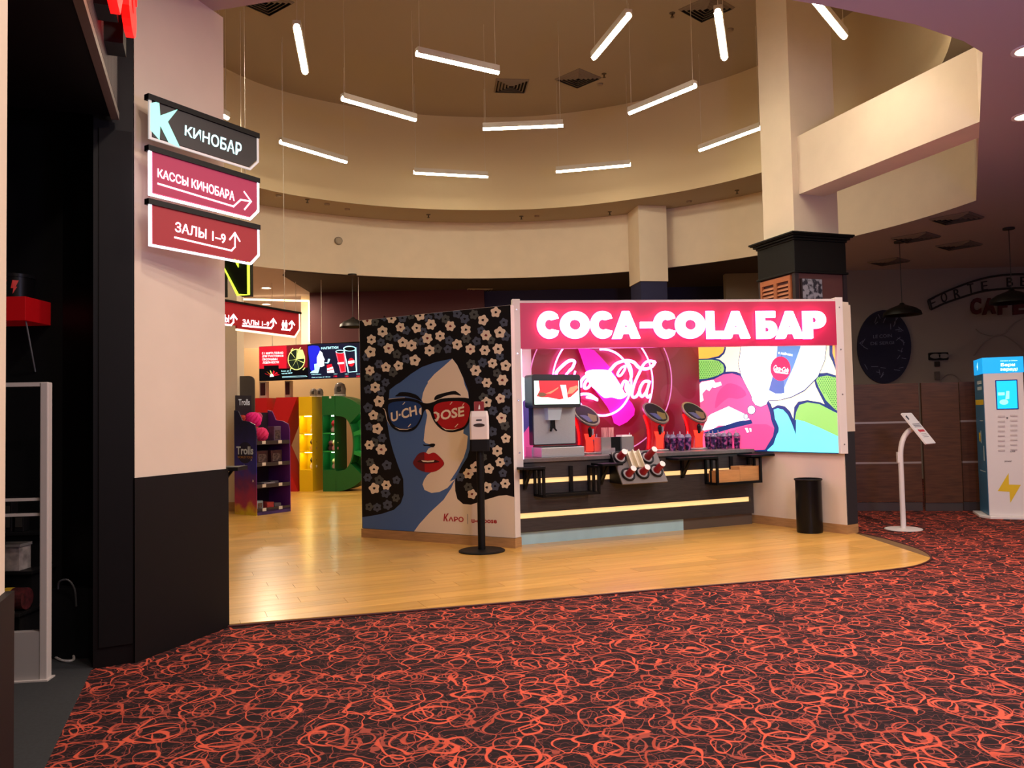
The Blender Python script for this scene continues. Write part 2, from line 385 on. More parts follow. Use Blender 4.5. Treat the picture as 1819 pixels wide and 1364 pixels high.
structure('ceiling', flat([RECT, OUT], H1), M_CEIL, label='low lilac grey ceiling around the round opening')
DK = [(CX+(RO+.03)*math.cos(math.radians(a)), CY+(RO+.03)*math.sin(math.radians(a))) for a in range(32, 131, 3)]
structure('ceiling', flat([DK+[(-4.6, 16.4), (-4.6, 19.0), (6.0, 19.0)]], H1-.012), mat('ceiling_shade_sheet', '#352b2b', .9), label='shade-dark sheet added under the ceiling between the rotunda and the navy wall')  # sheet added below the ceiling, its dark colour stands in for shade
structure('ceiling', flat([OUT, INN], H2), M_DOME, label='stepped soffit ring of the rotunda')
structure('ceiling', flat([INN], H3), M_DOME, label='high brown ceiling of the rotunda')
def band(pts, z0, z1):
    bb = B(); n = len(pts)
    A = [bb.v((*p[:2], z0)) for p in pts]; C = [bb.v((*p[:2], z1)) for p in pts]
    for i in range(n): bb.face([A[i], A[(i+1) % n], C[(i+1) % n], C[i]])
    return bb
structure('wall_ring', band(OUT, H1, H2), M_CREAM, smooth=True, label='cream curved lower band of the rotunda')
structure('wall_drum', band(INN, H2, H3), mat('drum_paint', '#cdb896', .8), smooth=True, label='curved upper drum of the rotunda')
# ------------------------------------------------------------------ left shop front: pillar, jamb, fascia, shop interior
P1, P2, P0 = (-2.076, 5.907), (-2.352, 5.080), (-2.552, 4.968)
b = B(); b.prism([P2, P1, (-2.5, 6.05), (-2.58, 5.46)], 0, H1)
pil = structure('pillar', b, M_CREAM, label='cream pillar with black lower cladding beside the shop')
n_ = Vector((P1[1]-P2[1], -(P1[0]-P2[0]))).normalized()*0.012; e_ = (Vector(P1)-Vector(P2)).normalized()
b = B(); q1, q2 = Vector(P2)+n_-e_*.012, Vector(P1)+n_+e_*0.012
b.prism([tuple(q2), tuple(Vector(P1)+e_*.012-n_*30), tuple(Vector(P2)-n_*1), tuple(q1)][::-1], 0.0, 1.13)
obj('cladding', b, M_DARKCLAD, parent=pil, label='black lower cladding')
b = B(); b.prism([P0, (P2[0]-.004, P2[1]), (-3.0, 5.33), (-2.62, 5.30)], 0, H1)
jam = structure('wall_jamb', b, M_BLACK, label='black jamb at the shop entrance')
b = B(); jd = (Vector(P2)-Vector(P0)).normalized(); jn = Vector((jd.y, -jd.x))*0.01
q = [Vector(P0)+jn+jd*.03, Vector(P2)+jn-jd*.012]; b.prism([tuple(q[0]), tuple(q[1]), tuple(q[1]-jn), tuple(q[0]-jn)], 0.12, 3.3)
obj('panel', b, M_DARKCLAD, parent=jam)
s_ = Vector((-.348, .938)); sn = Vector((.938, .348))
A0 = Vector((-2.50, 4.93)); A1 = A0-s_*4.6
def perf():
    m = mat('perforated_sheet', '#4a4340', 0.6); nt = m.node_tree; N = nt.nodes; tc = N.new('ShaderNodeTexCoord'); mp = N.new('ShaderNodeMapping'); mp.inputs['Rotation'].default_value = (0, 0, 1.92)
    v = N.new('ShaderNodeTexVoronoi'); v.inputs['Scale'].default_value = 55; v.inputs['Randomness'].default_value = 0; cr = N.new('ShaderNodeValToRGB')
    cr.color_ramp.elements[0].position = .28; cr.color_ramp.elements[0].color = (.004, .004, .004, 1); cr.color_ramp.elements[1].position = .36; cr.color_ramp.elements[1].color = (.10, .085, .08, 1)
    nt.links.new(tc.outputs['Object'], mp.inputs[0]); nt.links.new(mp.outputs[0], v.inputs['Vector']); nt.links.new(v.outputs['Distance'], cr.inputs[0]); nt.links.new(cr.outputs[0], N['Principled BSDF'].inputs['Base Color']); return m
b = B(); o1 = sn*.10; b.prism([tuple(A0-sn*.5), tuple(A0+o1), tuple(A1+o1), tuple(A1-sn*.5)], 3.36, H1)
fas = structure('wall_fascia', b, M_BLACK, label='black fascia over the shop entrance')
b = B(); b.prism([tuple(A0+o1-s_*.02), tuple(A0+o1+sn*.006-s_*.02), tuple(A1+o1+sn*.006), tuple(A1+o1)], 3.42, H1-.01); obj('perforated_sheet', b, perf(), parent=fas, label='dark perforated metal sheet')
b = B(); b.prism([tuple(A0+o1-sn*.03), tuple(A0+o1+sn*.014), tuple(A1+o1+sn*.014), tuple(A1+o1-sn*.03)], 3.34, 3.385); obj('edge_strip', b, mat('edge_strip_metal', '#8d857b', .45, .5), parent=fas, label='grey metal edge strip')
FS = Fr(A1+sn*.22, A0+sn*.22)
sg = thing('shop_sign', 'red script sign letters standing off the black perforated shop fascia', 'sign', FS.P(3.6, 0, 3.5))
for u in (3.1, 3.6, 4.02):
    b = B(FS.M).use(M_BLACK); b.box((u-.13, .02, 3.52), (u+.05, .12, 3.70)); obj('mount_box', b, parent=sg)
ub_, zb__ = FS.hit(230, 114); zb__ -= .13
b = B(FS.M); quad_text(b, 'toys', ((ub_-1.95, zb__-.06), (ub_, zb__), (ub_+.03, zb__+.72), (ub_-1.95, zb__+.88)), 0.0, .03, .25, ext=.04)
obj('lettering', b, glow('red_letters', lin('#ff3b34'), 1.3), parent=sg)
# shop interior
b = B(); b.box((-6, 5.30, 0), (-2.58, 5.45, H1)); structure('wall_back', b, mat('shop_wall_black', '#0a0b0c', .75), label='black rear wall of the shop')
b = B(); b.box((-6.1, -2, 0), (-6.0, 5.45, H1)); structure('wall_left', b, M_MATTE, label='black side wall of the shop')
b = B(); b.box((-3.4, -1, 3.9), (-3.25, 5.3, 4.02)); structure('trim_1', b, mat('grey_track', '#3a3836', .5), label='grey ceiling track inside the shop')
# near pillar at the left border
NP = [(-1.006, 1.62), (-1.6, 1.4), (-1.6, .7), (-.74, .9)]
b = B(); b.prism(NP, 0, H1); np_ = structure('pillar', b, M_CREAM, label='cream edge of the nearest pillar at the left')
b = B(); b.prism([(-.994, 1.632), (-1.62, 1.40), (-1.62, .69), (-.726, .897)], 0, 1.13); obj('cladding', b, M_DARKCLAD, parent=np_, label='dark lower cladding')
# ------------------------------------------------------------------ right column and beam
CF = Fr((3.875, 11.02), (3.875+.94, 11.02+.33))
b = B(CF.M); b.box((.07, .07, 0), (.82, .74, H3)); col = structure('column', b, M_CREAM, label='tall cream column behind the bar with black capital')
b = B(CF.M).use(M_BLACK); b.box((0, 0, 3.38), (.87, .81, 3.80))
for k, (e, z0, z1) in enumerate(((.015, 3.80, 3.83), (.045, 3.83, 3.86), (.075, 3.86, 3.875), (.09, 3.875, 3.90), (.02, 3.35, 3.38))): b.box((-e, -e, z0), (.87+e, .81+e, z1))
obj('capital', b, parent=col, bevel=.006, label='black moulded capital')
b = B(CF.M).use(mat('mahogany_panel', '#5a3434', .5)); b.box((.02, .02, 2.0), (.85, .79, 3.35)); obj('casing', b, parent=col, label='dark mahogany casing')
b = B(CF.M).use(mat('dark_plum', '#241a22', .5))
for u, v in ((0, 0), (.81, 0), (0, .75)): b.box((u, v, 2.0), (u+.06, v+.06, 3.35))
obj('corner_post', b, parent=col)
M_SHUT = mat('chestnut_shutter', '#a8623c', .45, noise=(6, .15))
sh = B(CF.M).use(M_SHUT)                                   # louvred shutters on the left face (u = 0 side)
for v0, v1 in ((.09, .13), (.38, .45), (.71, .75)): sh.box((-.015, v0, 2.1), (.02, v1, 3.33))
for z in (2.1, 3.26): sh.box((-.014, .1, z), (.02, .74, z+.07))
shut = obj('shutter', sh, parent=col, label='chestnut louvred shutter')
for v0, v1 in ((.13, .38), (.45, .71)):
    for k in range(20):
        z = 2.20+k*.055
        if z > 3.24: break
        q = B(CF.M).use(M_SHUT); q.loft([[(-.012, v, z), (.006, v, z+.035), (.012, v, z+.03), (-.006, v, z-.005)] for v in (v0, v1)]); obj('slat', q, parent=shut)
b = B(CF.M); b.box((.17, -2.86, H1+.004), (.60, .07, 5.26)); structure('beam', b, M_CREAM, label='cream beam running from the column to the rotunda edge')
# hanging square column in the far band
FC = Fr(DP(1137, 497, 16.15), DP(1187, 497, 16.25)); w = FC.L
b = B(FC.M); z0 = FC.hit(1137, 499)[1]; b.box((0, 0, z0), (w, w*1.15, H2)); fc = structure('column', b, M_CREAM, label='pale square column top below the rotunda band')
b = B(FC.M); b.box((.02, .02, 0), (w-.02, w*1.1, z0)); obj('shaft', b, mat('navy_wall', '#24264c', .8), parent=fc, label='dark navy lower shaft')
# ------------------------------------------------------------------ far walls
b = B(); b.box((-0.6, 19.0, 0), (6.0, 19.2, H1)); structure('wall_far', b, _m['navy_wall'], label='navy wall behind the bar')
b = B(); b.box((-4.62, 18.7, 3.27), (-0.6, 19.2, H1)); structure('wall_canopy', b, mat('wine_red_panel', '#471016', .6), label='wine red bulkhead above the concession counter')
b = B(); b.box((-4.5, 19.0, 0), (-0.6, 19.2, 3.27)); structure('wall_recess', b, M_MATTE, label='black recess under the red bulkhead')
b = B(); b.box((-9, 22.6, 0), (-4.2, 22.8, H1)); structure('wall_corridor', b, M_CREAM, label='cream end wall of the corridor')
b = B(); b.box((-4.95, 19.2, 0), (-4.62, 22.6, H1)); structure('wall_corridor_right', b, M_CREAM, label='cream side wall of the corridor')
b = B(); b.box((-9, 18.62, 0), (-3.0, 18.75, 3.18)); structure('wall_concession', b, mat('beige_wall', '#c4a57c', .7), label='beige back wall behind the big shop letters')
pw = DP(398, 600, 13.6); pe = DP(421, 600, 13.6)
b = B(); b.box((pw.x-.9, 13.6, 0), (pe.x, 13.95, H1)); cp_ = structure('pillar', b, M_CREAM, label='cream pillar behind the toy stand')
b = B(); b.box((pw.x-.92, 13.585, WZ), (pe.x+.012, 13.96, .16)); obj('skirting', b, M_SKIRT, parent=cp_)
# warm LED outline of the corridor portal
b = B(); a, c, d = DP(410, 531, 19.1), DP(549, 534.5, 19.1), DP(549, 606, 19.1)
b.tube([a, c], .022, 6); b.tube([c, d], .022, 6)
props(obj('led_strip', b, glow('corridor_led', (1, .86, .62), 5)), 'warm white light line outlining the corridor opening beside the red bulkhead', 'light')
# cafe on the right: partition of wide walnut boards, wall behind
M_WALNUT = mat('walnut_laminate', '#57341f', .42, noise=(4, .3, (1, 1, 9)))
KF = Fr(G(1520, 908), G(1819, 911)); KF = Fr(KF.o, (KF.o.x+1, KF.o.y-.17))
cb = thing('partition', 'dark walnut boarded partition with metal strips closing the unlit cafe', 'partition', KF.P(1.2, 0, 0))
ztop = KF.hit(1600, 681)[1]; uu = lambda px: KF.hit(px, 800)[0]
edges = [(uu(1505), uu(1637), .03), (uu(1641), uu(1707), 0), (uu(1710), uu(1745), .03), (uu(1747), uu(1900), .03)]
zs = [KF.hit(1600, y)[1] for y in (893, 822, 750, 681)]
for k, (a, c, v) in enumerate(edges):
    if k == 1:
        q = B(KF.M); q.box((a, v, zs[0]), (c, v+.06, zs[3])); obj('panel', q, M_WALNUT, parent=cb)
    else:
        for z0, z1 in zip(zs, zs[1:]):
            q = B(KF.M); q.box((a, v, z0+.012), (c, v+.06, z1-.012 if z1 < ztop-.01 else z1)); obj('panel', q, M_WALNUT, parent=cb)
        for z in zs[1:3]:
            q = B(KF.M); q.box((a, v-.004, z-.014), (c, v+.05, z+.014)); obj('metal_strip', q, mat('partition_strip', '#b7aaa2', .35, .6), parent=cb, label='pale metal strip')
    q = B(KF.M); q.box((a, v+.015, 0), (c, v+.05, zs[0])); obj('kick_plate', q, mat('kick_metal', '#6d6461', .35, .7), parent=cb, label='grey metal kick plate')
b = B(); b.box((4.6, 17.3, 0), (14, 17.5, H1)); structure('wall_cafe', b, mat('cafe_wall', '#93897c', .85), label='pale wall of the unlit cafe')
b = B(); b.box((13.9, -3, 0), (14, 25, H1)); structure('wall_right', b, M_CREAM)

# ================================================================== THE DRINKS BAR
MF = Fr(G(643.5, 955), G(916, 975)); ML = MF.L
CN = Fr(G(917, 971), G(1340, 932)); CL = CN.L
RN, RE_, RB = G(1505.6, 950), G(1521, 947), G(1350, 931)
RF = Fr(RB+(RB-RN).normalized()*1.0, RN); RL = RF.L       # right wall, seen from inside: u grows towards the viewer
TOPZ = CN.hit(1130, 806)[1]
# ---------------- mural partition
mz = MF.hit(912, 541)[1]
mt = thing('mural_partition', 'partition wall printed with a flower-haired woman in two-coloured sunglasses', 'partition', MF.P(ML/2, .05, 0))
b = B(MF.M); b.box((0, 0, .12), (ML, .12, mz)); core = obj('board', b, M_WHITE, parent=mt)
b = B(MF.M); b.box((-.004, -.012, 0), (ML+.004, .13, .115)); obj('skirting', b, M_SKIRT, parent=mt, label='oak skirting')
Z5 = zoomer(640, 520, 2.841); ZF = zoomer(680, 680, 7.58)
INK = mat('print_black', '#141216', .55); BLUE = mat('print_blue', '#4a6da3', .55); CREAMP = mat('print_cream', '#f0dfc4', .55)
REDP = mat('print_red', '#b3131d', .5); DRED = mat('print_dark_red', '#6d1420', .5); LBLUE = mat('print_lens_blue', '#1d3f78', .5); GREYF = mat('print_grey_blue', '#4a5468', .6); GREYG = mat('print_grey', '#4e5352', .6)
def art(b, pts, fr, lay, m, sm=0, clip_=None):
    """print a flat shape on the wall: pts in photograph pixels -> metres on the wall plane"""
    if sm: pts = smooth(pts, sm)
    b.use(m); q = []
    for p in pts:
        u, z = fr.hit(p[0], p[1])
        if clip_: u = min(max(u, clip_[0]), clip_[2]); z = min(max(z, clip_[1]), clip_[3])
        q.append((u, -.0008*lay-.0004, z))
    b.poly(q)
MC = (0.002, .12, ML-.002, mz-.002)
z5 = lambda *p: [Z5(q) for q in p]; zf = lambda *p: [ZF(q) for q in p]
b = B(MF.M).use(INK); b.poly([(MC[0], -.0004, MC[1]), (MC[2], -.0004, MC[1]), (MC[2], -.0004, MC[3]), (MC[0], -.0004, MC[3])])
hair = obj('hair_print', b, parent=core, label='black hair background')
b = B(MF.M)
art(b, z5((148, 490), (180, 465), (205, 450), (255, 410), (310, 375), (380, 350), (465, 332), (490, 365), (520, 430), (545, 495), (552, 560), (556, 700), (552, 790), (540, 830), (510, 880), (480, 940), (476, 1000), (400, 1100), (350, 1160), (300, 1200), (272, 1222), (15, 1215), (5, 1132), (60, 1125), (110, 1115), (170, 1095), (205, 1062), (219, 1020), (217, 940), (190, 870), (168, 805), (150, 740), (135, 650), (143, 560)), MF, 1, BLUE, 0, MC)
art(b, z5((272, 1222), (300, 1165), (350, 1110), (420, 1045), (460, 985), (477, 945), (480, 1000), (490, 1040), (520, 1066), (560, 1069), (640, 1042), (700, 1024), (740, 1021), (800, 1032), (800, 1275), (264, 1235)), MF, 2, CREAMP, 0, MC)
face = [Z5(p) for p in ((465, 332), (420, 372), (375, 410), (340, 450))]+zf((610, 0), (575, 60), (545, 130), (525, 230), (560, 300), (600, 435), (590, 500), (575, 580), (562, 680), (552, 780), (580, 812), (640, 828), (700, 830), (690, 866), (650, 868), (615, 885), (600, 912), (580, 945), (640, 1000), (650, 1205), (600, 1240), (555, 1310), (538, 1364))+z5((314, 965), (325, 995), (360, 1010), (400, 1005), (440, 985), (480, 940))+zf((900, 1330), (1000, 1180), (1090, 1010), (1130, 880), (1147, 715), (1085, 680), (1100, 560), (1150, 400), (1163, 240), (1150, 130), (1105, 30))+z5((520, 430), (490, 365))
art(b, face, MF, 3, CREAMP)
art(b, zf((545, 828), (600, 835), (655, 818), (700, 820), (705, 845), (670, 866), (620, 850), (560, 848)), MF, 4, INK, 3)
facep = obj('face_print', b, parent=core, label='half blue half cream face')
b = B(MF.M); art(b, zf((170, 182), (205, 150), (240, 126), (340, 128), (450, 160), (500, 205), (522, 246), (420, 205), (300, 178)), MF, 4, INK, 3); art(b, zf((695, 228), (720, 170), (830, 135), (960, 108), (1010, 128), (1055, 172), (960, 157), (850, 175), (760, 215)), MF, 4, INK, 3)
obj('eyebrow_print', b, parent=core)
b = B(MF.M)
art(b, zf((30, 225), (90, 215), (300, 200), (450, 225), (540, 265), (610, 275), (690, 255), (780, 215), (950, 200), (1170, 210), (1195, 300), (1185, 460), (1150, 560), (1090, 625), (1000, 655), (920, 665), (830, 645), (760, 600), (700, 530), (660, 450), (640, 390), (600, 355), (560, 380), (540, 440), (510, 520), (460, 600), (400, 645), (300, 660), (200, 645), (120, 590), (70, 510), (50, 400), (15, 345)), MF, 5, INK, 3)
art(b, zf((75, 320), (100, 275), (200, 250), (350, 245), (470, 270), (530, 330), (525, 420), (490, 510), (440, 580), (360, 615), (260, 615), (170, 580), (110, 510), (80, 420)), MF, 6, LBLUE, 3)
art(b, zf((685, 350), (720, 290), (830, 255), (1000, 245), (1120, 265), (1175, 330), (1165, 430), (1140, 520), (1090, 590), (1000, 625), (900, 630), (810, 600), (740, 530), (700, 450)), MF, 6, REDP, 3)
for s in (((268, 290), (300, 255), (305, 265), (275, 296)), ((340, 590), (378, 548), (384, 560), (350, 596)), ((905, 290), (935, 252), (941, 262), (912, 296)), ((970, 595), (1015, 548), (1020, 558), (980, 600)), ((160, 590), (230, 618), (330, 622), (400, 608), (330, 630), (225, 628)), ((790, 590), (860, 624), (950, 628), (1030, 612), (950, 638), (850, 636)), ((80, 216), (200, 203), (300, 196), (300, 201), (200, 208), (80, 222)), ((0, 340), (30, 350), (48, 400), (66, 500), (110, 585), (60, 505), (38, 410), (25, 360))): art(b, zf(*s), MF, 7, CREAMP)
gl = obj('sunglasses_print', b, parent=core, label='black sunglasses with a blue and a red lens')
def qpx(fr, pts, v=0.0): return [fr.hit(*p, v) for p in pts]
b = B(MF.M).use(CREAMP); quad_text(b, 'U·CH', qpx(MF, zf((118, 530), (470, 430), (450, 300), (110, 400))), -.0064, .03)
art(b, zf((525, 330), (500, 345), (490, 390), (505, 425), (525, 430)), MF, 8, CREAMP)
quad_text(b, 'OSE', qpx(MF, zf((785, 505), (1100, 448), (1100, 310), (780, 375))), -.0064, .03)
quad_text(b, '´', qpx(MF, zf((1070, 310), (1100, 300), (1105, 270), (1085, 275))), -.0064, .01)
art(b, zf((688, 395), (720, 385), (765, 410), (770, 460), (745, 510), (720, 525), (700, 490), (722, 490), (738, 450), (725, 415), (690, 412)), MF, 8, CREAMP)
obj('lettering', b, parent=core)
b = B(MF.M)
art(b, zf((410, 1075), (440, 1010), (490, 950), (560, 930), (620, 958), (690, 938), (760, 985), (830, 1080), (780, 1150), (700, 1195), (600, 1205), (500, 1175), (440, 1130)), MF, 5, DRED, 3)
art(b, zf((562, 932), (620, 958), (690, 938), (730, 958), (760, 985), (800, 1030), (828, 1080), (800, 1125), (760, 1165), (700, 1195), (640, 1206), (570, 1202), (565, 1080)), MF, 6, REDP)
art(b, zf((470, 1060), (520, 1036), (610, 1046), (700, 1036), (770, 1062), (700, 1078), (600, 1085), (540, 1080)), MF, 7, mat('print_mouth', '#3a0d12', .6), 3)
art(b, zf((520, 1040), (610, 1050), (700, 1040), (690, 1062), (615, 1068), (545, 1062)), MF, 8, CREAMP)
obj('lips_print', b, parent=core, label='red lips')
WH = [(36,142),(158,130),(302,115),(357,160),(455,168),(533,186),(620,138),(684,98),(203,174),(285,178),(113,195),(403,218),(339,230),(57,236),(215,250),(259,266),(144,281),(52,298),(350,291),(490,261),(556,284),(629,290),(696,283),(705,200),(635,214),(276,341),(194,368),(130,376),(49,392),(583,392),(668,356),(734,368),(718,440),(639,454),(76,477),(97,548),(708,534),(638,553),(67,618),(87,686),(714,632),(735,735),(692,798),(47,768),(107,790),(70,890),(706,855),(650,888),(546,912),(583,880),(732,962),(640,982),(565,1016),(71,987),(132,970)]
GR = [(74,148),(122,122),(213,127),(255,115),(345,130),(395,110),(431,133),(489,105),(527,132),(574,110),(725,150),(105,250),(145,222),(185,228),(232,190),(280,248),(310,245),(318,195),(390,282),(442,285),(448,240),(535,230),(588,244),(610,190),(660,240),(733,220),(30,325),(185,310),(233,333),(95,360),(165,400),(85,425),(128,452),(43,425),(40,488),(105,495),(560,360),(618,352),(705,322),(690,405),(598,440),(662,498),(623,530),(740,510),(40,580),(100,630),(45,675),(110,732),(70,755),(670,595),(738,590),(730,670),(668,700),(662,762),(50,855),(135,870),(38,932),(95,945),(183,945),(128,1010),(180,1035),(138,1070),(85,1083),(45,1080),(740,850),(505,930),(545,980),(680,975),(720,910),(620,830)]
def flower(b, c, R, lay, m, cm, ph):
    pts = []; nl = 6 if ph > 3 else 5
    for k in range(35):
        t = 2*PI*k/35; r = R*(.95+.13*math.cos(nl*t+ph)); pts.append((c[0]+r*math.cos(t)*.97, c[1]+r*math.sin(t)))
    art(b, [Z5(p) for p in pts], MF, lay, m, 0, MC)
    art(b, [Z5((c[0]+R*.22*math.cos(t+ph)*(1.6 if k % 2 else .8), c[1]+R*.25*math.sin(t+ph))) for k, t in enumerate([2*PI*j/6 for j in range(6)])], MF, lay+1, cm)
b = B(MF.M)
for k, c in enumerate(GR): flower(b, c, random.uniform(20, 25), 1, GREYF if k % 3 else GREYG, INK, random.uniform(0, 6.2))
obj('grey_flower_print', b, parent=core, label='dim slate-blue flowers')
b = B(MF.M)
for k, c in enumerate(WH): flower(b, c, random.uniform(24, 29), 3, CREAMP, DRED if k % 4 == 0 else INK, random.uniform(0, 6.2))
obj('cream_flower_print', b, parent=core, label='cream flowers')
b = B(MF.M).use(REDP)
quad_text(b, 'К', qpx(MF, z5((420, 1152), (447, 1154), (447, 1113), (420, 1115))), -.003, .04, .15); quad_text(b, 'АРО', qpx(MF, z5((445, 1153), (522, 1157), (522, 1131), (445, 1129))), -.003, .03)
quad_text(b, 'u-choose', qpx(MF, z5((562, 1161), (690, 1164), (690, 1138), (562, 1134))), -.003, .03)
b.use(GREYF); art(b, z5((541, 1116), (543, 1116), (543, 1166), (541, 1166)), MF, 3, GREYF)
obj('lettering', b, parent=core, label='small red word marks')
# ---------------- white front posts and the sign board
pz = MF.hit(905, 531)[1]
SF = Fr(DP(913, 700, 9.20), DP(1503, 700, 9.62)); SL = SF.L
zb_l, zt = SF.hit(920, 812)[1], SF.hit(920, 531)[1]
zsb, zst = SF.hit(1200, 616)[1], SF.hit(1200, 536.5)[1]
frame = thing('bar_portal', 'white posts and ledge framing the front of the drinks bar', 'frame', SF.P(SL/2, .1, 0))
uL1 = SF.hit(927, 700)[0]; uR0 = SF.hit(1490, 700)[0]
b = B(SF.M); b.box((0, .0, zb_l-.12), (uL1, .10, zt)); pl_ = obj('post', b, M_WHITE, parent=frame, bevel=.004)
b = B(SF.M); b.box((uR0, .0, zb_l-.06), (SL, .10, zt)); pr_ = obj('post', b, M_WHITE, parent=frame, bevel=.004)
for par, u in ((pl_, uL1*.55), (pr_, (uR0+SL)/2)):
    for z in (zt-.12, zt-.62, zt-1.15, zb_l+.05):
        q = B(SF.M); q.cyl((u, .0, z), (u, -.006, z), .011, .009, 10); obj('bolt', q, M_CHROME, parent=par)
b = B(SF.M); b.box((uL1, .02, zst), (uR0, .6, zst+.03)); obj('top_ledge', b, M_WHITE, parent=frame)
M_SIGNRED = mat('sign_red', '#b81c48', .4, emit=.14, ecol='#d82860')
sign = thing('bar_sign', 'long red sign board with glowing white block letters over the bar', 'sign', SF.P(SL/2, 0, zsb))
b = B(SF.M); b.box((uL1, .0, zsb), (uR0, .10, zst)); obj('board', b, M_SIGNRED, parent=sign, label='red backlit board')
M_LET = glow('sign_letters', (1.0, .80, .93), 5.0); M_HALO = glow('sign_halo', (1.0, .50, .80), 4.0)
def arc(cx, cy, rx, ry, a0, a1, n): return [(cx+rx*math.cos(math.radians(a0+(a1-a0)*k/n)), cy+ry*math.sin(math.radians(a0+(a1-a0)*k/n))) for k in range(n+1)]
def glyph(ch):
    T = .34
    if ch == 'O': return [arc(.5, .5, .5, .5, 0, 352, 44), arc(.5, .5, .19, .19, 0, 345, 23)]
    if ch == 'C': return [arc(.56, .5, .56, .5, 48, 312, 36)+[(1, .27)]+arc(.56, .5, .21, .19, 300, 60, 16)+[(1, .73)]]
    if ch == 'A': return [[(0, 0), (.33, 0), (.39, .17), (.61, .17), (.67, 0), (1, 0), (.62, 1), (.38, 1)], [(.45, .40), (.55, .40), (.5, .58)]]
    if ch == 'L': return [[(0, 0), (1, 0), (1, .27), (.46, .27), (.46, 1), (0, 1)]]
    if ch == '-': return [[(0, .38), (1, .38), (1, .60), (0, .60)]]
    if ch == 'Б': return [[(0, 0), (.55, 0)]+arc(.62, .32, .38, .32, -80, 80, 14)+[(.55, .64), (.40, .64), (.40, .76), (.92, .76), (.92, 1), (0, 1)], [(.40, .24), (.56, .24), (.62, .32), (.56, .40), (.40, .40)]]
    if ch == 'Р': return [[(0, 0), (.40, 0), (.40, .36), (.55, .36)]+arc(.60, .68, .40, .32, -85, 85, 14)+[(.55, 1), (0, 1)], [(.40, .58), (.54, .58), (.6, .67), (.54, .77), (.40, .77)]]
for ch, x0, x1 in (('C', 955, 992), ('O', 996, 1047), ('C', 1050, 1087), ('A', 1088, 1136), ('-', 1138, 1160), ('C', 1162, 1199), ('O', 1201, 1252), ('L', 1256, 1284), ('A', 1283, 1331), ('Б', 1345, 1379), ('A', 1379, 1426), ('Р', 1428, 1466)):
    u0, z0 = SF.hit(x0, 601, -.05); u1, z1 = SF.hit(x1, 552.5, -.05)
    me = curve2d_mesh(glyph(ch), .5); q = B(SF.M); q.mesh(me, lambda c: (u0+(u1-u0)*c.x, -.035-.03*(c.z+.5), z0+(z1-z0)*c.y)); bpy.data.meshes.remove(me)
    lt = obj('letter', q, M_LET, parent=sign)
    me = curve2d_mesh(glyph(ch)); q = B(SF.M); q.mesh(me, lambda c: (u0+(u1-u0)*(c.x*1.04-.02), -.03, z0+(z1-z0)*(c.y*1.04-.02))); bpy.data.meshes.remove(me); obj('halo_plate', q, M_HALO, parent=lt)
o_ = lamp('AREA', SF.P(SL*.45, .25, zsb+.06), 16, (.92, .95, 1.0), .5)
o_.data.shape = 'RECTANGLE'; o_.data.size = SL*.85; o_.data.size_y = .08; o_.rotation_euler = (math.radians(12), 0, SF.ang)
# ---------------- right wall with the backlit poster
wallz = SF.hit(1497, 531)[1]
EF = Fr(RN, RE_); ev = EF.L
rw = thing('bar_side_wall', 'cream right side wall of the bar carrying the backlit comic poster', 'wall', RF.P(RL*.7, .05, 0))
zdiv = RF.hit(1500, 800)[1]
b = B(RF.M); b.box((0, 0, .11), (RL-.004, ev, wallz-.02)); obj('board', b, M_CREAM, parent=rw)
b = B(RF.M); b.box((0, -.012, WZ), (RL+.008, ev+.01, .115)); obj('skirting', b, M_SKIRT, parent=rw)
zq = EF.hit(1512, 543)[1]; zq2 = EF.hit(1512, 766)[1]
b = B(RF.M); b.box((RL-.006, .05, zq2), (RL+.012, ev+.012, zq)); obj('end_panel', b, M_CREAM, parent=rw, label='cream upper end panel')
b = B(RF.M); b.box((RL-.006, .012, .118), (RL+.006, ev+.008, zq2)); obj('end_panel', b, mat('slate_laminate', '#2a2a2e', .5), parent=rw, label='dark lower end panel')
Z7 = zoomer(1200, 500, 4.264)
lx0 = RF.hit(1238, 700)[0]; lx1 = RF.hit(1491, 700)[0]; lz0 = RF.hit(1493, 804)[1]; lz1 = zst
lb = thing('poster_lightbox', 'glowing comic poster of pink lips thinking of a cold drink cup', 'poster', RF.P((lx0+lx1)/2, -.02, lz0))
b = B(RF.M); b.box((lx0, -.05, lz0-.012), (lx1+.012, -.001, lz1)); obj('light_box', b, mat('lightbox_edge', '#2f4f8f', .4), parent=lb)
# printed film: shapes one over the other, lit from behind
class Film:
    def __init__(s, fr, v, k): s.fr, s.v, s.k = fr, v, k
EM = 1.05
def film(name, c, k=1.0): return mat('film_'+name, c, .3, emit=EM*k, ecol=c)
RFv = Fr(RF.P(0, -.052, 0), RF.P(RL, -.052, 0))
LC = (lx0+.003, lz0, lx1, lz1)
WHT = film('white', '#fffdf8', 1.3); PINK = film('pink', '#f25c95', .95); DPINK = film('deep_pink', '#ee4b86', .92); NAVY = film('navy', '#1f3f80', .55); GREEN = film('green', '#8fd06c', .8); LGREEN = film('dot_green', '#4c9a48', .55)
CYAN = film('cyan', '#6ff2f5', 1.0); YEL = film('pale_yellow', '#fff3bf', 1.1); ORG = film('orange', '#ffb04a', 1.0); RDOT = film('red', '#ea2f56', .9); CUPB = film('cup_blue', '#5b8ec6', .8); CUPL = film('cup_light', '#d5eef5', 1.0)
b = B(RFv.M); z7 = lambda *p: [Z7(q) for q in p]
def fa(pts, lay, m, sm=0): art(b, z7(*pts), RFv, lay, m, sm, LC)
fa(((100, 400), (1300, 400), (1300, 1400), (100, 1400)), 0, YEL)
fa(((100, 400), (385, 400), (382, 510), (372, 545), (335, 580), (240, 595), (100, 598)), 1, NAVY)
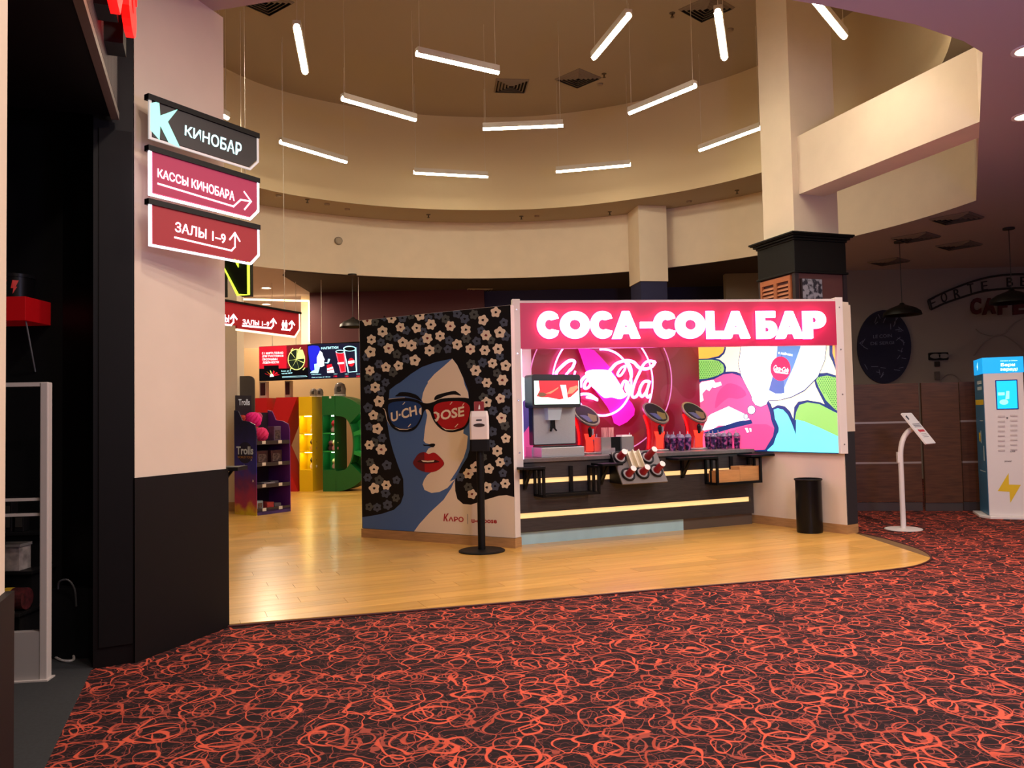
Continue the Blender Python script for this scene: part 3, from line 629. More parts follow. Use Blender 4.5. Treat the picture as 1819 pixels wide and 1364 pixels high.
fa(((100, 400), (372, 400), (370, 508), (358, 538), (325, 565), (240, 584), (100, 590)), 2, ORG)
fa(((100, 594), (280, 582), (335, 590), (372, 620), (386, 650), (380, 690), (340, 712), (300, 745), (150, 760), (100, 760)), 3, NAVY)
fa(((100, 598), (280, 592), (330, 602), (362, 630), (370, 660), (362, 690), (310, 715), (240, 735), (100, 745)), 4, GREEN)
fa(((1080, 695), (1150, 690), (1300, 705), (1300, 1000), (1225, 990), (1140, 950), (1060, 790), (1050, 740)), 1, NAVY)
fa(((1075, 725), (1150, 712), (1300, 722), (1300, 980), (1210, 970), (1140, 900), (1085, 800), (1066, 750)), 2, GREEN)
fa(((1165, 400), (1300, 400), (1300, 690), (1240, 670), (1190, 610), (1165, 560)), 1, NAVY)
fa(((1190, 400), (1300, 400), (1300, 640), (1245, 630), (1205, 590), (1190, 545)), 2, ORG)
fa(((730, 960), (775, 935), (830, 945), (870, 985), (893, 1040), (900, 950), (930, 910), (1000, 898), (1100, 915), (1200, 965), (1300, 975), (1300, 1400), (690, 1400), (690, 1270), (760, 1150)), 3, NAVY)
fa(((745, 970), (775, 960), (815, 970), (852, 1010), (880, 1070), (913, 1160), (915, 990), (940, 935), (1000, 915), (1090, 928), (1200, 985), (1300, 995), (1300, 1400), (700, 1400), (700, 1270), (770, 1150)), 4, CYAN)
fa(((905, 1050), (915, 990), (940, 935), (1000, 915), (1090, 928), (1200, 985), (1300, 995), (1300, 1190), (1245, 1172), (1100, 1110), (980, 1060), (920, 1045)), 5, GREEN)
# lips
fa(((150, 800), (165, 765), (200, 745), (290, 728), (360, 690), (430, 680), (500, 700), (560, 780), (700, 895), (735, 960), (755, 1040), (785, 1110), (765, 1170), (690, 1290), (400, 1300), (150, 1290)), 6, NAVY, 2)
fa(((150, 810), (175, 772), (205, 755), (290, 742), (365, 704), (430, 696), (490, 715), (545, 790), (600, 900), (690, 915), (715, 985), (730, 1060), (750, 1110), (740, 1170), (680, 1270), (400, 1290), (150, 1290)), 7, PINK)
fa(((430, 1290), (400, 1140), (480, 1110), (590, 1080), (690, 1080), (748, 1110), (740, 1170), (680, 1272), (560, 1290)), 8, DPINK)
fa(((320, 850), (370, 790), (420, 770), (500, 800), (540, 860), (470, 890), (405, 880), (340, 930), (300, 960)), 8, DPINK, 2)
fa(((205, 1130), (230, 1040), (270, 1005), (405, 945), (520, 1000), (565, 1045), (470, 1060), (380, 1090), (330, 1090), (290, 1115)), 9, WHT)
fa(((205, 1150), (300, 1110), (360, 1095), (450, 1065), (480, 1045), (530, 1055), (575, 1045), (587, 1075), (420, 1115), (300, 1150)), 8, NAVY)
fa(((165, 800), (200, 762), (290, 745), (305, 768), (345, 760), (352, 785), (300, 805), (280, 800), (258, 830), (235, 815), (205, 850), (215, 900), (190, 915), (165, 880)), 8, WHT)
fa(((528, 1110), (548, 1108), (560, 1140), (545, 1145)), 9, WHT); fa(((560, 1112), (575, 1110), (578, 1135), (570, 1138)), 9, WHT)
# bubble
big = lambda e: [(512-e, 400), (495-e, 540), (482-e, 620), (500-e, 710), (545-e, 800), (578-e, 862), (585-e, 900), (610, 935+e), (650, 948+e), (690, 930+e), (705, 900+e), (780, 898+e), (880, 872+e*1.5), (980, 820+e*2), (1080, 720+e*2), (1130+e, 600), (1142+e, 500), (1145+e, 400)]
fa(big(5), 10, NAVY); fa(big(0), 11, WHT)
for cx, cy, r in ((578, 972, 33), (537, 1022, 19)):
    fa(arc(cx, cy, r, r+3, 0, 350, 20), 11, NAVY); fa(arc(cx, cy, r-5, r-2, 0, 350, 20), 12, WHT)
# cup on the film
fa(((725, 400), (700, 600), (665, 780), (705, 830), (760, 855), (810, 852), (850, 790), (975, 500), (980, 400)), 12, CUPL)
fa(((785, 400), (770, 560), (745, 700), (712, 822), (760, 848), (808, 846), (838, 780), (900, 640), (950, 500), (955, 400)), 13, CUPB)
fa(((812, 540), (830, 845), (805, 848), (760, 848), (712, 822), (735, 740)), 14, film('cup_deep', '#3d6fb0', .7))
fa(arc(800, 660, 76, 92, 0, 352, 28), 15, RDOT)
quad_text(b.use(WHT), 'с лаймом', qpx(RFv, z7((782, 548), (890, 566), (893, 545), (785, 528))), -.014, .02)
quad_text(b.use(WHT), 'Coca-Cola', qpx(RFv, z7((745, 668), (860, 690), (866, 655), (752, 630))), -.014, .03, .4)
fa(((748, 672), (862, 695), (850, 702), (760, 690)), 16, WHT)
pf = obj('poster_film', b, parent=lb, label='backlit printed poster film')
# halftone dots of the green fields
b = B(RFv.M).use(LGREEN)
def dots(x0, x1, y0, y1, inside, st, r, lay, m):
    b.use(m); j = 0; y = y0
    while y < y1:
        x = x0+(st/2 if j % 2 else 0)
        while x < x1:
            if inside(x, y): fa(arc(x, y, r, r, 0, 300, 5), lay, m)
            x += st
        y += st*.87; j += 1
dots(165, 360, 610, 735, lambda x, y: x < 355-abs(y-650)*.3 and y < 742-(x-165)*.14, 17, 5.5, 5, LGREEN)
dots(1075, 1236, 725, 965, lambda x, y: y < 770+(x-1080)*1.6 and x > 1078, 17, 5.5, 3, LGREEN)
obj('halftone_dots', b, parent=lb, kind='stuff')
# ---------------- counter
u_of = lambda px, v=0.0: CN.hit(px, 850, v)[0]
z_of = lambda px, py, v=0.0: CN.hit(px, py, v)[1]
ctr = thing('bar_counter', 'dark wood bar counter with two glowing slots and a steel kick plate', 'counter', CN.P(CL/2, .3, 0))
zk = z_of(1130, 929); s2b, s2t = z_of(1130, 906.5), z_of(1130, 897); s1b, s1t = z_of(1150, 847.5), z_of(1150, 839)
uend = u_of(1332); DPTH = .80
def cbox(name, u0, u1, v0, v1, z0, z1, m, bevel=0, label=None, parent=None):
    q = B(CN.M); q.box((u0, v0, z0), (u1, v1, z1)); return obj(name, q, m, parent=parent or ctr, bevel=bevel, label=label)
cbox('front_panel', 0, CL, 0, .03, zk, s2b, M_BARWOOD); cbox('front_panel', 0, CL, 0, .03, s2t, s1b, M_BARWOOD); cbox('front_panel', 0, CL, 0, .03, s1t, TOPZ-.045, M_BARWOOD)
cbox('front_panel', 0, u_of(920), 0, .03, s2b, s2t, M_BARWOOD); cbox('front_panel', uend, CL, 0, .03, s2b, s2t, M_BARWOOD)
cbox('carcass', 0, CL, .075, DPTH, .02, TOPZ-.05, M_MATTE)
for z0, z1 in ((s2b, s2t), (s1b, s1t)):
    cbox('light_slot', u_of(920), uend, .035, .07, z0+.002, z1-.002, M_LEDW, label='warm glowing slot')
cbox('kick_plate', u_of(917), u_of(1215), .04, .06, .006, zk+.01, mat('kick_steel', '#b0dbe8', .3, .2, noise=(2, .15, (1, 1, .4))), label='shiny steel kick plate'); cbox('kick_plate', u_of(1215), CL, .042, .06, .006, zk+.01, mat('kick_grey', '#6e645c', .4, .5))
cbox('worktop', -.03, CL+.02, -.03, DPTH, TOPZ-.045, TOPZ, M_TOP, bevel=.004, label='grey stone-look worktop')
# ---------------- back wall with neon
bw = DPTH+.02; BKF = Fr(CN.P(0, bw, 0), CN.P(CL, bw, 0))
buL, buR = BKF.hit(930, 700)[0]-.25, BKF.hit(1240, 700)[0]+.03
bk = thing('bar_back_wall', 'glossy dark red bubble-patterned back wall of the bar', 'wall', BKF.P((buL+buR)/2, .03, 0))
def bubbles():
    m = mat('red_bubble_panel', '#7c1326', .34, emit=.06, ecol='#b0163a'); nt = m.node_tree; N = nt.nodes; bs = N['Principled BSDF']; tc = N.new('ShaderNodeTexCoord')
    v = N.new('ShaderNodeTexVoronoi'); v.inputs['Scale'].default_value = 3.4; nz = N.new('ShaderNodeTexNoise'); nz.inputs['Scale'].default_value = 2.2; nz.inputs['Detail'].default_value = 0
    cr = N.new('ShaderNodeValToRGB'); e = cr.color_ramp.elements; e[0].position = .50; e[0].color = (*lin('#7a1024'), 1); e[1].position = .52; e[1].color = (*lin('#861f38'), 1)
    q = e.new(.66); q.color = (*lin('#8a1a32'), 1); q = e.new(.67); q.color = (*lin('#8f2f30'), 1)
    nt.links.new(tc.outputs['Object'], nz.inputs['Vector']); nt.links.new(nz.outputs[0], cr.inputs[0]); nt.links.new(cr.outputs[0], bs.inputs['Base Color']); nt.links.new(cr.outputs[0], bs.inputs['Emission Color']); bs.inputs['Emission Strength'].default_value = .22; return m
q = B(BKF.M); q.box((buL, 0, .2), (buR, .06, zst)); obj('panel', q, bubbles(), parent=bk)
ZN = zoomer(925, 600, 5.684); NF = Fr(CN.P(0, bw-.06, 0), CN.P(CL, bw-.06, 0))
zn = lambda p, v=0.0: (lambda h: (h[0], v, h[1]))(NF.hit(*ZN(p)))
neon = thing('neon_sign', 'pink neon rings and script lettering on the red back wall', 'neon sign', NF.P(NF.hit(*ZN((830, 440)))[0], 0, TOPZ+.1))
M_NEON = glow('neon_pink', (1.0, .50, .92), 7); M_NEOND = glow('neon_dim', (.85, .5, .75), .6); M_MAG = glow('magenta_film', (.85, .06, .62), 1.2); M_NW = glow('neon_white', (1, .72, .95), 5)
def ring(cx, cy, rx, ry, a0, a1, r, m, v):
    q = B(NF.M); q.tube([zn(p, v) for p in arc(cx, cy, rx, ry, a0, a1, 48)], r, 6); obj('neon_ring', q, m, parent=neon)
ring(825, 450, 292, 335, -95, 200, .014, M_NEON, 0); ring(830, 450, 506, 560, -60, 30, .010, M_NEON, 0.01); ring(830, 450, 506, 560, 170, 240, .010, M_NEON, .01)
ring(815, 440, 717, 745, -45, 70, .008, M_NEOND, .02); ring(815, 440, 717, 745, 150, 225, .008, M_NEOND, .02)
def script(pts, r):
    q = B(NF.M); q.tube([zn(p, -.01) for p in smooth(pts, 5, False)], r, 6); obj('neon_script', q, M_NEON, parent=neon)
script([(350, 400), (360, 345), (410, 290), (470, 240), (515, 228), (540, 245), (520, 300), (490, 330)], .021)
script([(490, 330), (450, 380), (430, 430)], .016)
script([(600, 500), (612, 430), (660, 385), (690, 400), (650, 450), (640, 505), (680, 500), (715, 440), (735, 400), (720, 470), (745, 505)], .02)
script([(880, 350), (915, 310), (960, 262), (1030, 235), (1085, 232), (1140, 250), (1190, 300), (1260, 315), (1320, 290), (1352, 243)], .022)
script([(1050, 285), (1010, 305), (975, 360), (985, 385), (1015, 370), (1050, 310), (1045, 275)], .016)
script([(1075, 245), (1105, 300), (1115, 370), (1100, 440)], .018)
script([(1075, 450), (1040, 440), (1015, 490), (1005, 550), (1030, 590), (1070, 560), (1085, 490), (1070, 445), (1060, 520), (1095, 560)], .02)
script([(1350, 243), (1290, 235), (1240, 265), (1190, 360), (1145, 460), (1120, 560), (1130, 600), (1165, 590), (1190, 545)], .019)
script([(1290, 440), (1240, 445), (1200, 510), (1200, 570), (1225, 590), (1265, 540), (1300, 435), (1265, 560), (1280, 600), (1310, 575)], .02)
script([(560, 590), (620, 568), (690, 572), (735, 600), (770, 628), (720, 610), (660, 600)], .018)
q = B(NF.M); q.use(M_MAG)
q.poly([zn(p, .012) for p in ((580, 100), (640, 100), (745, 122), (820, 200), (900, 290), (960, 380), (1010, 470), (1075, 600), (1130, 660), (1158, 720), (1150, 780), (1080, 850), (1000, 890), (945, 860), (925, 790), (880, 700), (800, 590), (740, 510), (690, 400), (650, 300), (610, 180))])
obj('ribbon_film', q, parent=neon, label='magenta ribbon')
q = B(NF.M); q.use(M_NW)
q.poly([zn(p, .002) for p in smooth(((650, 360), (710, 325), (800, 322), (890, 330), (940, 375), (985, 440), (1030, 520), (1060, 590), (1000, 618), (920, 600), (850, 606), (800, 570), (750, 520), (700, 470)), 5)])
obj('ribbon_light', q, parent=neon, label='white glowing middle of the ribbon')
# ---------------- left inside panel (lit picture)
LF = Fr(CN.P(.02, .05, 0), (lambda h: BKF.P(h, 0, 0))(BKF.hit(946, 740)[0]))
lp = thing('lit_side_panel', 'narrow lit blue and pink picture panel left of the drinks machine', 'panel', LF.P(LF.L/2, 0, TOPZ))
q = B(LF.M); q.box((0, .001, TOPZ), (LF.L, .03, zsb+.1)); obj('panel', q, M_WHITE, parent=lp)
q = B(LF.M); L_ = LF.L; zz = lambda f: TOPZ+f*.95
lf = lambda pts, lay, m: q.use(m).poly([(p[0]*L_, -.0008*lay, zz(p[1])) for p in pts])
lf(((0, 0), (1, 0), (1, 1), (0, 1)), 1, film('panel_ice', '#d9f6f8', .9)); lf(((0, 0), (1, 0), (1, .52), (.6, .34), (0, .3)), 2, film('panel_pink', '#e8559c', .6)); lf(((0, .26), (.5, .30), (.9, .42), (1, .62), (.7, .74), (.3, .66), (0, .64)), 3, film('panel_blue', '#3c4f96', .5))
obj('picture', q, parent=lp)
q = B(SF.M); q.box((uL1, .02, TOPZ), (uL1+.012, .09, zsb)); props(obj('light_edge', q, glow('cold_edge', (.9, .82, 1), 1.6)), 'cold white light edge along the left post of the bar', 'light')
# ---------------- racks hung on the counter front
M_RACK = mat('rack_black', '#131416', .45, .3)
def rack(name, label, frames_l, frames_r, ztop_, zbot, shelves, posts):
    """two end frames with back, middle and front uprights joined by low rails; fold-out side shelves on brackets"""
    t = thing(name, label, 'rack', CN.P((frames_l+frames_r)/2, -.1, zbot)); V0, V1, V2 = -.012, -.125, -.24; S = .028
    for u in (frames_l, frames_r):
        q = B(CN.M)
        for v in (V0, V1, V2): q.box((u-S/2, v-S/2, zbot), (u+S/2, v+S/2, ztop_))
        q.box((u-S/2, V2-S/2, zbot-S/2), (u+S/2, V0+S/2, zbot+S/2)); q.box((u-S/2, V2-S/2, ztop_-S), (u+S/2, V0+S/2, ztop_)); obj('end_frame', q, M_RACK, parent=t)
    for v in (V0-.03, V1, V2):
        q = B(CN.M); q.box((frames_l, v-S/2, zbot-S/2), (frames_r, v+S/2, zbot+S/2)); obj('rail', q, M_RACK, parent=t)
    for u in posts:
        q = B(CN.M); q.box((u-.022, -.03, zbot), (u+.022, -.001, ztop_+.0)); obj('post', q, M_RACK, parent=t)
    for u0, u1, ub in shelves:
        q = B(CN.M); q.box((u0, V2-.03, ztop_-.006), (u1, -.001, ztop_+.022)); sf = obj('shelf', q, M_RACK, parent=t, bevel=.003)
        for u in ub:
            q = B(CN.M); q.box((u-.018, -.032, ztop_-.24), (u+.018, -.001, ztop_)); q.bar((u, -.02, ztop_-.23), (u, V2+.06, ztop_-.01), .028); obj('bracket', q, M_RACK, parent=sf)
    return t
rz0, rz1 = z_of(1000, 878, -.15), z_of(1000, 829, -.1)
rack('hanging_rack', 'empty black metal rack hung on the bar front, left of the cup holder', u_of(950, -.012), u_of(1046, -.012), rz1, rz0, [(u_of(918, -.1), u_of(958, -.1), [u_of(931)]), (u_of(1058, -.1), u_of(1094, -.1), [u_of(1066)])], [u_of(1013)])
r20, r21 = z_of(1300, 857, -.15), z_of(1300, 811, -.1)
rack('hanging_rack', 'black metal rack on the bar front holding two wooden boxes', u_of(1254, -.012), u_of(1330, -.012), r21, r20, [(u_of(1192, -.1), u_of(1262, -.1), [u_of(1211)]), (u_of(1320, -.1), u_of(1366, -.1), [])], [u_of(1298)])
M_BAMB = mat('bamboo_box', '#c98f56', .5, noise=(6, .1, (1, 1, 9)))
def woodbox(u0, u1, v0, v1, z0, h, label):
    t = thing('wooden_box', label, 'box', CN.P((u0+u1)/2, (v0+v1)/2, z0), 'boxes in the right rack'); w = .012
    q = B(CN.M); q.box((u0, v0, z0), (u1, v1, z0+.012)); obj('base', q, M_BAMB, parent=t)
    for a, c in (((u0, v0), (u1, v0+w)), ((u0, v1-w), (u1, v1)), ((u0, v0+w), (u0+w, v1-w)), ((u1-w, v0+w), (u1, v1-w))):
        q = B(CN.M); q.box((*a, z0+.012), (*c, z0+h)); obj('side', q, M_BAMB, parent=t, bevel=.002)
    q = B(CN.M); q.box((u0+w, v0+w, z0+h*.55), (u1-w, v1-w, z0+h*.62)); obj('insert', q, mat('box_insert', '#8a6238', .7), parent=t)
ub = lambda px: u_of(px, -.2)
woodbox(ub(1270), ub(1311), -.235, -.08, r20+.016, .145, 'smaller wooden box at the left in the right rack')
woodbox(ub(1313), ub(1350)+.0, -.215, -.04, r20+.016, .185, 'larger wooden box at the right in the right rack')
# ---------------- tilted cup holder with red cups
hu0, hu1 = u_of(1098, -.2), u_of(1178, -.2)
hz0, hz1 = z_of(1140, 858, -.3), z_of(1140, 800, -.06)
ch = thing('cup_holder', 'tilted grey cup holder with five collars on the bar edge', 'cup holder', CN.P((hu0+hu1)/2, -.15, hz0))
HO = CN.P(hu0, -.30, hz0); ey = (CN.P(hu0, -.06, hz1)-HO); HH = ey.length; ey.normalize(); ex = CN.ux; ez = ex.cross(ey)   # ez: out of the plate
HM = Matrix(((ex.x, ey.x, ez.x, HO.x), (ex.y, ey.y, ez.y, HO.y), (ex.z, ey.z, ez.z, HO.z), (0, 0, 0, 1))); HW = hu1-hu0
q = B(HM); q.box((0, 0, -.02), (HW, HH, 0)); obj('plate', q, mat('holder_grey', '#77706b', .5), parent=ch, bevel=.004)
q = B(CN.M); q.extr([(hu0+.003, hz0), (hu1-.003, hz0), (hu1-.003, hz0+.01), (hu0+.003, hz0+.01)], -.28, -.002)
for u in (hu0+.003, hu1-.012): q.loft([[(u, -.285, hz0+.0), (u, -.002, hz0), (u, -.002, hz1-.03), (u, -.07, hz1-.03)], [(u+.01, -.285, hz0), (u+.01, -.002, hz0), (u+.01, -.002, hz1-.03), (u+.01, -.07, hz1-.03)]])
obj('housing', q, M_BLACK, parent=ch)
M_COL = mat('collar_black', '#0c0c0d', .4); M_COLG = mat('collar_grey', '#a39a96', .5); M_CUPR = mat('cup_red', '#8f1420', .4); M_CUPW = mat('cup_white', '#f1ebe2', .5)
cups = [(.18, .27, 'lower left'), (.50, .30, 'lower middle'), (.82, .34, 'lower right'), (.73, .76, 'upper right'), (.13, .80, 'upper left')]
for k, (fx, fy, nm) in enumerate(cups):
    c = Vector((fx*HW, fy*HH, 0)); r = .077
    q = B(HM); q.use(M_COL); q.tube([c+Vector((r*math.cos(t), r*math.sin(t)*.96, .012)) for t in [2*PI*j/24 for j in range(24)]], .014, 6, True)
    q.use(M_COLG); q.loft([[c+Vector((rr*math.cos(t), rr*math.sin(t), zz_)) for t in [2*PI*j/20 for j in range(20)]] for rr, zz_ in ((r-.008, .004), (r-.012, .016), (r-.034, .018))], False, True); obj('collar', q, parent=ch)
    L = (.15, .14, .17, .20, .14)[k]
    t = thing('paper_cup', 'red paper cup base up in the %s collar of the cup holder' % nm, 'cup', HM @ c, 'cups in the tilted holder')
    q = B(HM); q.loft([[c+Vector((rr*math.cos(a), rr*math.sin(a), zz_)) for a in [2*PI*j/18 for j in range(18)]] for rr, zz_ in ((.044, .018), (.036, L))]); wallp = obj('cup_wall', q, M_CUPR, parent=t, smooth=True)
    q = B(HM); q.loft([[c+Vector((rr*math.cos(a), rr*math.sin(a), zz_)) for a in [2*PI*j/18 for j in range(18)]] for rr, zz_ in ((.0365, L-.002), (.0365, L+.004), (.030, L+.005))]); obj('cup_base', q, M_CUPW, parent=t)
q = B(HM); q.box((.27*HW, .44*HH, .005), (.55*HW, .96*HH, .02))
for u in (.27, .40, .53): q.box((u*HW, .44*HH, .02), (u*HW+.012, .96*HH, .07))
q.box((.27*HW, .44*HH, .02), (.55*HW, .46*HH, .04))
props(obj('lid_tray', q, mat('cream_metal', '#ded3b4', .3, .4), bevel=.002), 'cream double-trough lid tray in the middle of the cup holder', 'tray')
# ---------------- fountain machine
fr_ = CN; zc = TOPZ
fm = thing('drinks_machine', 'steel fountain drinks machine with lit picture header at the bar left end', 'drinks machine', CN.P(u_of(1000), .25, zc))
a0, a1 = CN.hit(962, 800, .02)[0], CN.hit(1038, 800, .02)[0]; zt_ = CN.hit(1000, 794, .02)[1]
q = B(CN.M); q.box((a0, .02, zc), (a1, .30, zt_)); obj('drip_tray', q, M_STEEL, parent=fm, bevel=.006)
q = B(CN.M); q.box((a0+.02, .04, zt_), (a1-.02, .29, zt_+.012)); obj('drip_grille', q, M_BLACK, parent=fm)
q = B(CN.M); q.box((a0-.015, .25, zc), (a0+.02, .42, zt_)); obj('foot', q, mat('machine_side', '#c9b6c4', .35, .6), parent=fm)
c0, c1 = CN.hit(946, 750, .30)[0], CN.hit(1022, 750, .30)[0]; h0, h1 = CN.hit(985, 790, .30)[1], CN.hit(985, 722, .30)[1]
q = B(CN.M); q.rbox((c0, .30, h0), (c1, .40, h1+.02), .015); obj('body', q, mat('machine_dark', '#26282c', .4), parent=fm)
q = B(CN.M); q.rbox((c0+.01, .288, h0+.012), (c1-.01, .302, h1), .012); obj('front_panel', q, M_STEEL, parent=fm, label='steel splash panel')
d0, d1 = CN.hit(945, 690, .14)[0], CN.hit(1031, 690, .14)[0]; k0, k1 = CN.hit(985, 724, .14)[1], CN.hit(985, 665, .14)[1]
q = B(CN.M); q.rbox((d0, .14, k0), (d1, .34, k1), .03); hd = obj('header', q, _m['machine_dark'], parent=fm, label='dark header housing')
e0, e1 = CN.hit(949, 690, .135)[0], CN.hit(1029, 690, .135)[0]; k2, k3 = CN.hit(985, 718, .135)[1], CN.hit(985, 676, .135)[1]
q = B(CN.M); sx = lambda f: e0+(e1-e0)*f; sz = lambda f: k2+(k3-k2)*f
pp = lambda pts, lay, m: q.use(m).poly([(sx(x), .137-.001*lay, sz(y)) for x, y in pts])
pp(((0, 0), (1, 0), (1, 1), (0, 1)), 0, film('header_ice', '#d3efe2', .9)); pp(((.05, .35), (.12, .6), (.1, 1), (.98, 1), (.98, .6), (.8, .3), (.55, .2), (.3, .3), (.15, .3)), 1, film('header_red', '#d8363e', .8))
pp(((.07, .42), (.12, .5), (.2, .5), (.28, .42), (.22, .33), (.12, .32)), 2, film('header_brown', '#7a5a44', .5)); pp(((.24, .45), (.4, .58), (.54, .74), (.52, .66), (.36, .45)), 2, film('header_tan', '#c98a6a', .7)); pp(((.72, .42), (.78, .7), (.95, .8), (.98, .7), (.84, .45)), 2, _m['film_header_tan'])
pp(((.57, .82), (.70, .82), (.74, .2), (.64, .2)), 3, film('header_bottle', '#f3d3d6', .8))
obj('header_picture', q, parent=hd, label='lit header picture')
q = B(CN.M); n0, n1 = CN.hit(972, 740, .2)[0], CN.hit(998, 740, .2)[0]; m0, m1 = CN.hit(985, 746, .2)[1], CN.hit(985, 724, .2)[1]
q.loft([[(n0+.02, .21, m0), (n1-.02, .21, m0), (n1-.02, .29, m0), (n0+.02, .29, m0)], [(n0, .18, m1), (n1, .18, m1), (n1, .29, m1), (n0, .29, m1)]]); obj('valve_cover', q, mat('clear_blue_plastic', '#b9d2dc', .2, 0, coat=.5), parent=fm)
q = B(CN.M); mu = (n0+n1)/2; q.bar((mu-.008, .25, m0+.01), (mu-.014, .25, m0-.10), .03); q.bar((mu+.008, .25, m0+.01), (mu+.014, .25, m0-.10), .03); q.bar((mu-.014, .25, m0-.09), (mu-.04, .23, m0-.13), .018); q.bar((mu+.014, .25, m0-.09), (mu+.04, .23, m0-.13), .018); obj('dispensing_lever', q, M_BLACK, parent=fm)
# ---------------- three tap towers with oval screens
M_TOW = mat('tower_red', '#c01820', .25, coat=.4); M_GLOWR = glow('tower_glow', (1.0, .03, .05), 1.6); M_GUIDE = glow('cup_guide_orange', (1.0, .22, .12), .55)
TB = Vector((0, 0, 0))
tw = thing('tap_tower', 'red drinks tap tower with tilted oval screen beside the steel machine', 'dispenser', (0, 0, 0), 'tap towers on the bar')
q = B(); rings = []
N_ = 24
for z, r, ry, tilt in ((.015, .125, .12, 0), (.04, .118, .112, 0), (.16, .105, .105, 0), (.27, .112, .108, .2), (.37, .135, .12, .6), (.47, .163, .125, 1)):
    rings.append([(r*math.cos(t)+.03*z, ry*math.sin(t), z+tilt*(.118*math.sin(t)-.055*math.cos(t))) for t in [2*PI*k/N_ for k in range(N_)]])
q.loft(rings); obj('body', q, M_TOW, parent=tw, smooth=True, local=True)
top = rings[-1]; cx_ = Vector((sum(p[0] for p in top)/N_, sum(p[1] for p in top)/N_, sum(p[2] for p in top)/N_)); nrm = (Vector(top[6])-cx_).cross(Vector(top[12])-cx_).normalized()
if nrm.z < 0: nrm = -nrm
off = lambda p, s, h: cx_+(Vector(p)-cx_)*s+nrm*h
q = B(); q.loft([[off(p, 1.0, 0) for p in top], [off(p, 1.05, .012) for p in top], [off(p, 1.02, .03) for p in top], [off(p, .9, .03) for p in top]], True, True); obj('bezel', q, mat('bezel_silver', '#9c958c', .3, .8), parent=tw, smooth=True, local=True)
q = B(); q.loft([[off(p, .9, .028) for p in top], [off(p, .88, .034) for p in top]]); sc = obj('screen', q, mat('screen_black', '#05060c', .55), parent=tw, local=True)
q = B(); q.use(mat('screen_glint', '#353c66', .4, emit=.12)); q.poly([off(top[k], s, .0352) for k, s in ((14, .75), (18, .8), (20, .7), (19, .2), (15, .25))]); q.use(mat('screen_glint_gold', '#5e5228', .4, emit=.12)); q.poly([off(top[k], s, .0352) for k, s in ((1, .8), (22, .82), (20, .75), (19, .2), (4, .15))]); obj('screen_image', q, parent=sc, local=True)  # blue and gold glints painted on the dark screen, faintly emissive
q = B(); q.tube([(-.104+.0, -.055, .03), (-.092, -.055, .15), (-.098, -.055, .27), (-.118, -.06, .36), (-.15, -.055, .46)], .013, 6); obj('edge_light', q, M_GLOWR, parent=tw, local=True, label='red light edge')
q = B(); q.cyl((.035, -.125, .30), (.035, -.125, .21), .022, .016, 10); q.cyl((.035, -.09, .33), (.035, -.125, .29), .03, .024, 10); obj('nozzle', q, M_BLACK, parent=tw, local=True)
q = B(); q.cyl((.072, -.118, .31), (.072, -.118, .23), .014, .014, 10); obj('nozzle', q, M_CHROME, parent=tw, local=True)
q = B(); q.extr([(-.02, .03), (.075, .03), (.082, .16), (.10, .245), (.065, .25), (.055, .215), (.03, .205), (.012, .25), (-.04, .25), (-.02, .16)], -.128, -.118); obj('cup_guide', q, M_GUIDE, parent=tw, local=True, label='orange cup guide')
q = B(); q.lathe([(.001, 0), (.13, 0), (.14, .012), (.12, .022), (.001, .022)], (.03, -.05, 0), 28, False, False); obj('drip_dish', q, M_STEEL, parent=tw, local=True, label='steel drip dish')
spots = [(1040, 796), (1163, 793), (1232, 791)]
lab = ['red drinks tap tower with tilted oval screen beside the steel machine', 'red drinks tap tower in the middle, right of the straw caddy', 'red drinks tap tower nearest the lips poster']
for k, (px, py) in enumerate(spots):
    p = G(px, py, TOPZ); u, v = CN.uv_of(p); v = min(max(v, .3), .55); u = CN.hit(px, 780, v)[0]; p = CN.P(u, v, TOPZ)
    if k == 0: tw.location = p; tw.rotation_euler = (0, 0, .1)
    else: dup(tw, p, .1, lab[k], 1.02)
# ---------------- straw caddy, straws, tumblers
cu0, cu1 = CN.hit(1068, 790, .22)[0], CN.hit(1126, 790, .22)[0]
cd = thing('straw_caddy', 'steel napkin and straw caddy between the first two tap towers', 'caddy', CN.P((cu0+cu1)/2, .3, TOPZ)); ch_ = CN.hit(1097, 776, .22)[1]
q = B(CN.M); um = cu0+(cu1-cu0)*.30; un = cu0+(cu1-cu0)*.62
q.box((cu0+.005, .225, TOPZ), (um+.06, .39, TOPZ+.074)); 
for a, c in ((cu0, um), (un, cu1)):
    q.box((a, .22, TOPZ), (c, .225, ch_)); q.box((a, .39, TOPZ), (c, .395, ch_)); q.box((a, .22, TOPZ), (a+.005, .395, ch_)); q.box((c-.005, .22, TOPZ), (c, .395, ch_))
obj('shell', q, M_CHROME, parent=cd); q = B(CN.M); q.box((um, .25, TOPZ), (un, .39, ch_)); obj('divider', q, M_BLACK, parent=cd)
q = B(CN.M); q.box((un+.02, .24, TOPZ), (cu1-.012, .38, ch_+.02)); obj('napkin_block', q, M_CUPW, parent=cd)
st = thing('straw', 'pale pink paper straw standing in the steel caddy on the bar', 'straw', (0, 0, 0), 'straws in the caddy')
q = B(); q.cyl((0, 0, 0), (0, 0, .25), .0045, .0045, 6); obj('tube', q, mat('straw_pink', '#e9a6a4', .5), parent=st, local=True)
n = 0
for i in range(11):
    for j in range(3):
        p = CN.P(cu0+.075+i*.0125, .265+j*.03, TOPZ+.075)
        if n == 0: st.location = p
        else:
            r = dup(st, p); r.rotation_euler = (random.uniform(-.05, .05), random.uniform(-.07, .07)+(i-5)*.012, 0)
        n += 1
